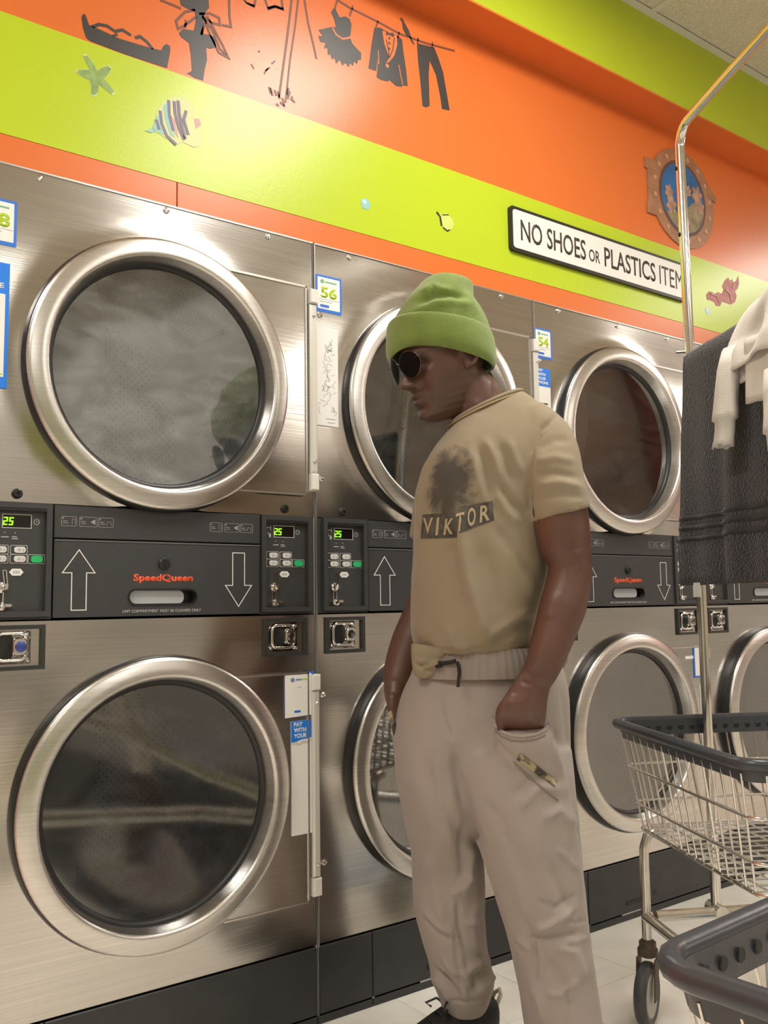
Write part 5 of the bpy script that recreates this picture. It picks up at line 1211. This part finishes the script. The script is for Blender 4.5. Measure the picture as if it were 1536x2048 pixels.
# printed band with lettering, lying on the cloth
def decal_grid(poly, nu, nv, off, name, mat, parent, tree):
    (a, b2, c, d) = [Vector(p) for p in poly]; b = MB(); ok = True; V = []
    for j in range(nv + 1):
        for i in range(nu + 1):
            s_, t = i / nu, j / nv; p = (a * (1 - s_) + b2 * s_) * (1 - t) + (d * (1 - s_) + c * s_) * t
            h = hit(tree, p.x, p.y, off); V.append(h)
    for k, h in enumerate(V): b.v.append(tuple(h) if h else (0, 0, 0))
    for j in range(nv):
        for i in range(nu):
            q = (j * (nu + 1) + i, j * (nu + 1) + i + 1, (j + 1) * (nu + 1) + i + 1, (j + 1) * (nu + 1) + i)
            if all(V[k] is not None for k in q): b.f.append(q)
    return b.build(name, mat, parent, smooth=60)
BAND = M('print_dark', (.070, .062, .048), .85, var=(60, .5))
decal_grid([(846, 1029), (916, 1026), (914, 1075), (842, 1077)], 22, 10, .0012, 'printed_band', BAND, ts_, tb_)
decal_grid([(917, 1014), (984, 1002), (988, 1040), (918, 1066)], 22, 10, .0012, 'printed_band', BAND, ts_, tb_)
def letter_on(s_, quad, name, mat, parent, tree):
    t = text(s_, name, mat, 0, 0, 0, 1, 1, None, shear=.12, bold=.02); me = t.data
    bm = bmesh.new(); bm.from_mesh(me); bmesh.ops.delete(bm, geom=[v for v in bm.verts if v.co.y < -.0002], context='VERTS'); bmesh.ops.subdivide_edges(bm, edges=bm.edges[:], cuts=2, use_grid_fill=False); bmesh.ops.triangulate(bm, faces=bm.faces[:])
    (a, b2, c, d) = [Vector(p) for p in quad]
    for v in bm.verts:
        s2, tt = v.co.x, 1 - v.co.z; p = (a * (1 - s2) + b2 * s2) * (1 - tt) + (d * (1 - s2) + c * s2) * tt; h = hit(tree, p.x, p.y, .0024); v.co = h if h else Vector((0, 0, 0))
    bm.to_mesh(me); bm.free(); t.parent = parent; return t
TANP = M('print_tan', (.40, .325, .20), .9)
for s_, q in (('V', [(848, 1036), (868, 1035), (866, 1066), (852, 1068)]), ('I', [(872, 1036), (880, 1035), (880, 1070), (872, 1071)]), ('K', [(890, 1038), (908, 1036), (908, 1068), (888, 1070)]), ('T', [(913, 1028), (928, 1024), (928, 1060), (914, 1064)]), ('O', [(934, 1017), (951, 1014), (952, 1050), (935, 1054)]), ('R', [(958, 1013), (976, 1008), (979, 1040), (959, 1046)])):
    letter_on(s_, q, 'shirt_lettering', TANP, ts_, tb_)
# shirt tails that hang below the hem
b = MB(); b.loft(smooth_rings([mring((822, 1286), (905, 1296), 1.866, .024, 28), mring((822, 1312), (898, 1316), 1.866, .022, 28), mring((824, 1332), (888, 1330), 1.868, .020, 28), mring((828, 1349), (876, 1344), 1.870, .016, 28), mring((840, 1357), (860, 1355), 1.866, .010, 28)]))
tl = fuse(b, 'shirt_tail', .004, M('tan_lining', (.27, .22, .145), .9), its=2); fold(tl, [([(826, 1322), (852, 1340), (872, 1338)], 3, -.005), ([(846, 1318), (862, 1330), (884, 1326)], 3, .004), ([(832, 1335), (868, 1322)], 4, -.004), ([(838, 1345), (856, 1334)], 3, .003), ([(830, 1316), (890, 1318)], 4, -.003)]); link(tl, 'shirt_tail', ts_)
b = MB(); b.loft(smooth_rings([mring((1075, 1290), (1124, 1278), 1.95, .03, 24), mring((1085, 1320), (1136, 1310), 1.95, .03, 24), mring((1092, 1345), (1131, 1330), 1.95, .028, 24), mring((1098, 1358), (1114, 1350), 1.95, .015, 24)]))
tl = fuse(b, 'shirt_tail', .004, MATS['tan_lining'], its=3); link(tl, 'shirt_tail', ts_)

# ---- trousers
TROU = M('trouser_twill', (.325, .28, .250), .85, sheen=.1, var=(9, .05), bump=(420, .25, 2, .001))
Pm = MB()
PV = [((828, 1318), (1120, 1314), 1.96, .112), ((822, 1350), (1128, 1346), 1.96, .122), ((806, 1390), (1134, 1386), 1.96, .130), ((793, 1440), (1137, 1436), 1.96, .134), ((788, 1500), (1139, 1490), 1.96, .132), ((792, 1545), (1141, 1540), 1.965, .124), ((800, 1600), (1138, 1600), 1.97, .112), ((826, 1640), (1120, 1640), 1.985, .09), ((866, 1672), (1060, 1672), 2.0, .06), ((900, 1690), (1010, 1690), 2.01, .03)]
Pm.loft(smooth_rings([mring(l, r_, d, b_, 60, 2.4) for l, r_, d, b_ in PV]))
RL = [((792, 1500), (910, 1500), 1.975, .118), ((795, 1560), (924, 1560), 1.985, .124), ((806, 1620), (938, 1620), 2.0, .120), ((821, 1690), (962, 1690), 2.02, .108), ((825, 1750), (970, 1750), 2.035, .096), ((828, 1810), (971, 1812), 2.04, .092), ((842, 1870), (970, 1880), 2.045, .088), ((856, 1920), (977, 1925), 2.045, .086), ((863, 1955), (984, 1962), 2.045, .085), ((876, 1985), (978, 1990), 2.045, .076), ((886, 2010), (970, 2012), 2.045, .064), ((893, 2020), (962, 2020), 2.045, .058)]
Pm.loft(smooth_rings([mring(l, r_, d, b_, 44, 2.2) for l, r_, d, b_ in RL]))
LL = [((900, 1490), (1139, 1490), 1.92, .118), ((910, 1560), (1143, 1555), 1.91, .126), ((930, 1630), (1151, 1620), 1.90, .122), ((960, 1700), (1159, 1690), 1.895, .114), ((985, 1770), (1166, 1765), 1.89, .106), ((1006, 1840), (1173, 1835), 1.885, .100), ((1024, 1910), (1181, 1905), 1.88, .096), ((1040, 1980), (1190, 1970), 1.875, .094), ((1050, 2050), (1203, 2040), 1.87, .092), ((1064, 2110), (1206, 2105), 1.865, .088), ((1082, 2150), (1196, 2150), 1.865, .072), ((1092, 2166), (1186, 2166), 1.865, .062)]
Pm.loft(smooth_rings([mring(l, r_, d, b_, 48, 2.25) for l, r_, d, b_ in LL]))
# pocket bag standing away from the hip below the hand
Pm.loft(smooth_rings([mring((990, 1455), (1096, 1453), 1.812, .030, 30), mring((984, 1476), (1106, 1470), 1.808, .040, 30), mring((988, 1520), (1118, 1514), 1.822, .042, 30), mring((1000, 1570), (1122, 1566), 1.835, .034, 30), mring((1020, 1610), (1120, 1606), 1.85, .02, 30)]))
Pm.loft(smooth_rings([mring((786, 1448), (830, 1446), 1.965, .04, 24), mring((785, 1480), (840, 1480), 1.955, .055, 24), mring((792, 1530), (845, 1530), 1.955, .05, 24)]))
pm = fuse(Pm, 'trousers', .0052, TROU, its=10)
fold(pm, [([(905, 1500), (912, 1550), (924, 1610), (945, 1660), (962, 1695)], 10, -.010), ([(884, 1370), (886, 1420), (893, 1450), (905, 1480)], 5, -.003), ([(886, 1400), (900, 1450), (905, 1500)], 12, .003),
    ([(1098, 1470), (1118, 1530), (1132, 1600), (1150, 1690), (1162, 1780), (1172, 1870), (1180, 1950)], 6, .004), ([(1122, 1380), (1130, 1450), (1138, 1540)], 6, -.003),
    ([(930, 1640), (922, 1700), (928, 1760)], 9, -.006), ([(945, 1690), (938, 1740), (925, 1790)], 8, .006), ([(905, 1790), (930, 1760), (945, 1745)], 8, .006), ([(915, 1800), (918, 1850), (930, 1900)], 5, -.005), ([(900, 1850), (905, 1920), (915, 1980)], 6, .004), ([(960, 1780), (945, 1850), (950, 1900)], 7, .004),
    ([(975, 1920), (945, 1930), (930, 1945), (940, 1970)], 6, .007), ([(972, 1940), (950, 1955), (948, 1975)], 6, -.009), ([(870, 1945), (900, 1965), (915, 1995)], 7, -.008), ([(862, 1950), (890, 1985), (900, 2005)], 6, .004), ([(955, 1985), (975, 1965), (982, 1950)], 6, .006), ([(920, 1900), (928, 1960), (932, 2005)], 5, .004), ([(890, 2000), (930, 2004), (968, 1998)], 3, -.003),
    ([(1035, 1620), (1080, 1570), (1120, 1580)], 12, .005), ([(1030, 1590), (1060, 1560), (1100, 1556)], 9, -.004), ([(1085, 1640), (1120, 1620), (1148, 1650)], 9, .004), ([(1100, 1730), (1120, 1780), (1145, 1830)], 9, -.004),
    ([(1070, 1860), (1100, 1850), (1150, 1815)], 7, .007), ([(1060, 1878), (1100, 1872), (1160, 1866)], 7, -.006), ([(1045, 1830), (1065, 1880), (1075, 1930)], 7, -.005), ([(1075, 1885), (1082, 1930), (1078, 1960)], 5, .005), ([(1110, 1895), (1150, 1905), (1170, 1960)], 9, .005), ([(1095, 1920), (1130, 1960), (1150, 2030)], 10, -.006), ([(1060, 1960), (1080, 2010), (1085, 2048)], 9, .005), ([(1000, 1690), (1035, 1760), (1050, 1830)], 14, .004), ([(850, 1700), (870, 1790), (890, 1850)], 12, .004), ([(835, 1640), (855, 1720), (860, 1800)], 14, -.003),
    ([(868, 1500), (880, 1600), (905, 1690)], 9, .003), ([(846, 1820), (870, 1850), (905, 1865)], 5, .004), ([(850, 1838), (880, 1870), (920, 1880)], 5, -.004), ([(930, 1850), (960, 1835)], 5, .004), ([(880, 1910), (900, 1940), (940, 1950)], 4, .004), ([(868, 1930), (885, 1960), (905, 1975)], 4, -.005), ([(955, 1900), (965, 1930), (975, 1945)], 4, -.004), ([(1080, 1800), (1110, 1815), (1150, 1790)], 5, -.004), ([(1030, 1870), (1050, 1890), (1062, 1900)], 5, .004), ([(1092, 1990), (1120, 1990), (1160, 1960)], 6, .004), ([(1115, 1700), (1140, 1720), (1152, 1740)], 5, .003), ([(1128, 1880), (1150, 1884), (1172, 1876)], 3, .003), ([(1130, 1840), (1150, 1846), (1170, 1838)], 3, -.003), ([(960, 1600), (1000, 1640), (1020, 1700)], 10, -.003), ([(985, 1480), (1000, 1500), (1030, 1520)], 6, -.003), ([(1110, 1460), (1104, 1500), (1112, 1540)], 4, -.003)], [(6, 3.5, .007), (15, 8, .0032), (34, 16, .0015)], 1.4)
tr_ = link(pm, 'trousers'); pt_ = bvh(pm)
# ribbed waistband
b = MB(); rings = []
for l, r_, d, b_ in (((838, 1296), (1100, 1290), 1.955, .122), ((833, 1312), (1108, 1306), 1.955, .128), ((829, 1334), (1114, 1328), 1.955, .130), ((826, 1352), (1120, 1346), 1.955, .130)):
    rg = mring(l, r_, d, b_, 288, 2.4); c = sum(rg, Vector()) / len(rg)
    rings.append([p + (p - c).normalized() * (.0011 * math.sin(i * 2 * PI * 72 / 288)) for i, p in enumerate(rg)])
b.loft(rings[::-1], cap=False); b.build('waistband', M('waistband_rib', (.26, .222, .192), .9), tr_, smooth=60)
CORD = M('drawstring_black', (.012, .012, .013), .8)
wb = bvh(bpy.data.objects['waistband'].data)
def onband(u, v, off): 
    h = hit(wb, u, v, off) or at(u, v, 1.82); return h
b = MB(); b.tube([onband(u, v, .005) for u, v in ((872, 1323), (888, 1327), (902, 1325), (914, 1322))], .0042, 8); b.tube([onband(872, 1324, .006), onband(876, 1332, .008), onband(884, 1330, .007)], .0045, 8)
p0 = onband(914, 1323, .005); b.tube([p0, onband(917, 1336, .006), onband(918, 1345, .006), at(917, 1360, 1.812), at(916, 1374, 1.811)], .0034, 8); b.build('drawstring', CORD, tr_, smooth=60)
# pocket mouths and the camouflage facing strip
def on_tr(pts, off=.002):
    out = []
    for u, v in pts:
        h = hit(pt_, u, v, off)
        if h: out.append(h)
    return out
def dense(pts, k=6):
    o = []
    for i in range(len(pts) - 1):
        for q in range(k): t = q / k; o.append((pts[i][0] + (pts[i + 1][0] - pts[i][0]) * t, pts[i][1] + (pts[i + 1][1] - pts[i][1]) * t))
    return o + [pts[-1]]
HEMT = M('trouser_hem', (.36, .31, .275), .85)
PK = [(986, 1436), (991, 1452), (1004, 1464), (1024, 1471), (1048, 1472), (1072, 1468), (1090, 1460), (1099, 1446)]
b = MB(); b.tube(on_tr(dense(PK, 4), .001), .0040, 8); b.build('pocket_edge', HEMT, tr_, smooth=60)
b = MB(); b.tube(on_tr(dense([(u, v + 10) for u, v in PK[1:-1]]), .001), .0014, 6); b.build('pocket_seam', M('trouser_seam', (.22, .18, .15), .9), tr_, smooth=60)
b = MB(); b.tube(on_tr(dense([(1032, 1528), (1068, 1562), (1098, 1586), (1116, 1600)]), .0012), .0020, 6); b.build('pocket_seam', MATS['trouser_seam'], tr_, smooth=60)
b = MB(); b.tube(on_tr(dense([(1028, 1524), (1064, 1558), (1094, 1582)]), .0012), .0012, 6); b.build('pocket_seam', MATS['trouser_seam'], tr_, smooth=60)
CAMO = bpy.data.materials.new('camouflage'); CAMO.use_nodes = True; nt = CAMO.node_tree
tc = nt.nodes.new('ShaderNodeTexCoord'); nz_ = nt.nodes.new('ShaderNodeTexNoise'); nz_.inputs['Scale'].default_value = 55; nz_.inputs['Detail'].default_value = 1; nt.links.new(tc.outputs['Object'], nz_.inputs[0])
rp_ = nt.nodes.new('ShaderNodeValToRGB'); rp_.color_ramp.interpolation = 'CONSTANT'; nt.links.new(nz_.outputs['Fac'], rp_.inputs[0]); e_ = rp_.color_ramp.elements; e_[0].color = (.05, .045, .035, 1); e_[1].position = .46; e_[1].color = (.17, .14, .11, 1)
x_ = e_.new(.56); x_.color = (.36, .30, .16, 1); nt.links.new(rp_.outputs[0], nt.nodes['Principled BSDF'].inputs['Base Color']); nt.nodes['Principled BSDF'].inputs['Roughness'].default_value = .9
decal_grid([(1042, 1506), (1114, 1562), (1109, 1574), (1034, 1518)], 20, 4, .0022, 'pocket_facing', CAMO, tr_, pt_)
b = MB(); b.tube([at(u, v, d) for u, v, d in ((781, 1424, 1.955), (784, 1440, 1.945), (788, 1456, 1.94), (793, 1470, 1.94))], .006, 8); b.build('pocket_facing', CAMO, tr_, smooth=60)
# ---- shoes
SHOE = M('shoe_black', (.010, .010, .011), .6); SOLE = M('shoe_sole', (.03, .03, .03), .6); BEI = M('shoe_beige', (.55, .47, .33), .7)
def shoe(ankle, fdir):
    f_ = Vector(fdir).normalized(); s_ = Vector((0, 0, 1)).cross(f_); A_ = Vector((ankle[0], ankle[1], 0))
    def q(x, y, z): return A_ + f_ * x + s_ * y + Vector((0, 0, z))
    def sec(x, w_, z0, z1, n=24): return [q(x, w_ * math.cos(t), z0 + (z1 - z0) * (.5 + .5 * math.sin(t)) ** (.75 if math.sin(t) > 0 else 1)) for t in [2 * PI * i / n for i in range(n)]]
    b = MB(); b.loft(smooth_rings([sec(-.085, .012, .03, .085), sec(-.080, .028, .018, .098), (sec(-.055, .040, .016, .104)), sec(-.01, .043, .016, .108), sec(.03, .044, .016, .106), sec(.075, .046, .016, .092), sec(.12, .049, .016, .074), sec(.16, .046, .016, .060), sec(.19, .034, .017, .048), sec(.203, .012, .02, .036)]))
    me = fuse(b, 'shoe', .005, SHOE, its=2); sh = link(me, 'shoe')
    b = MB(); outl = []
    for x, w_ in ((-.092, .0), (-.086, .022), (-.06, .041), (0, .043), (.06, .046), (.12, .053), (.165, .050), (.198, .034), (.211, .0)): outl.append((x, w_))
    full = outl + [(x, -w_) for x, w_ in outl[-2:0:-1]]
    b.loft([[q(x, y, 0.0005) for x, y in full], [q(x, y, .022) for x, y in full], [q(x * .985, y * .96, .027) for x, y in full]]); b.build('sole', SOLE, sh, smooth=40)
    b = MB()
    for k in range(4): x = .045 + .022 * k; z = .1065 - .0085 * k - .004 * k * k * .3; b.tube([q(x, -.026, z - .018), q(x + .004, -.012, z - .002), q(x + .006, 0, z + .002), q(x + .004, .012, z - .002), q(x, .026, z - .018)], .0028, 6)
    b.tube([q(.05, .002, .110), q(.056, .014, .122), q(.066, .026, .130), q(.078, .034, .130), q(.086, .037, .122), q(.086, .036, .112), q(.078, .031, .106), q(.066, .021, .104), q(.052, .006, .108)], .0026, 6); b.tube([q(.05, -.004, .108), q(.06, -.024, .118), q(.08, -.038, .108), q(.07, -.03, .10)], .0026, 6); b.build('lace', SHOE, sh, smooth=60)
    b = MB(); b.loft(smooth_rings([sec(.005, .028, .09, .128), sec(.025, .030, .085, .138), sec(.032, .026, .088, .142)])); b.build('tongue', SHOE, sh, smooth=60)
    b = MB(); b.tube([q(-.082, .018, .085), q(-.094, .016, .100), q(-.100, .006, .108), q(-.096, -.006, .098), q(-.086, -.014, .075)], .0048, 8); b.tube([q(-.088, .012, .06), q(-.093, .004, .075), q(-.088, -.01, .06)], .005, 8); b.build('heel_tab', BEI, sh, smooth=60)
    return sh
SOCK = M('sock_pale', (.50, .44, .38), .9)
ank = at(929, 2020, 2.045); shoe((ank.x, ank.y), -CRH * .80 - CFH * .55)
b = MB(); b.tube([Vector((ank.x, ank.y, .125)), Vector((ank.x, ank.y, .095)), Vector((ank.x, ank.y, .07))], .041, 20); b.build('sock', SOCK, MAN, smooth=60, loc=-PBASE)
ank2 = at(1138, 2150, 1.86); shoe((ank2.x, ank2.y), -CRH * .62 - CFH * .75)
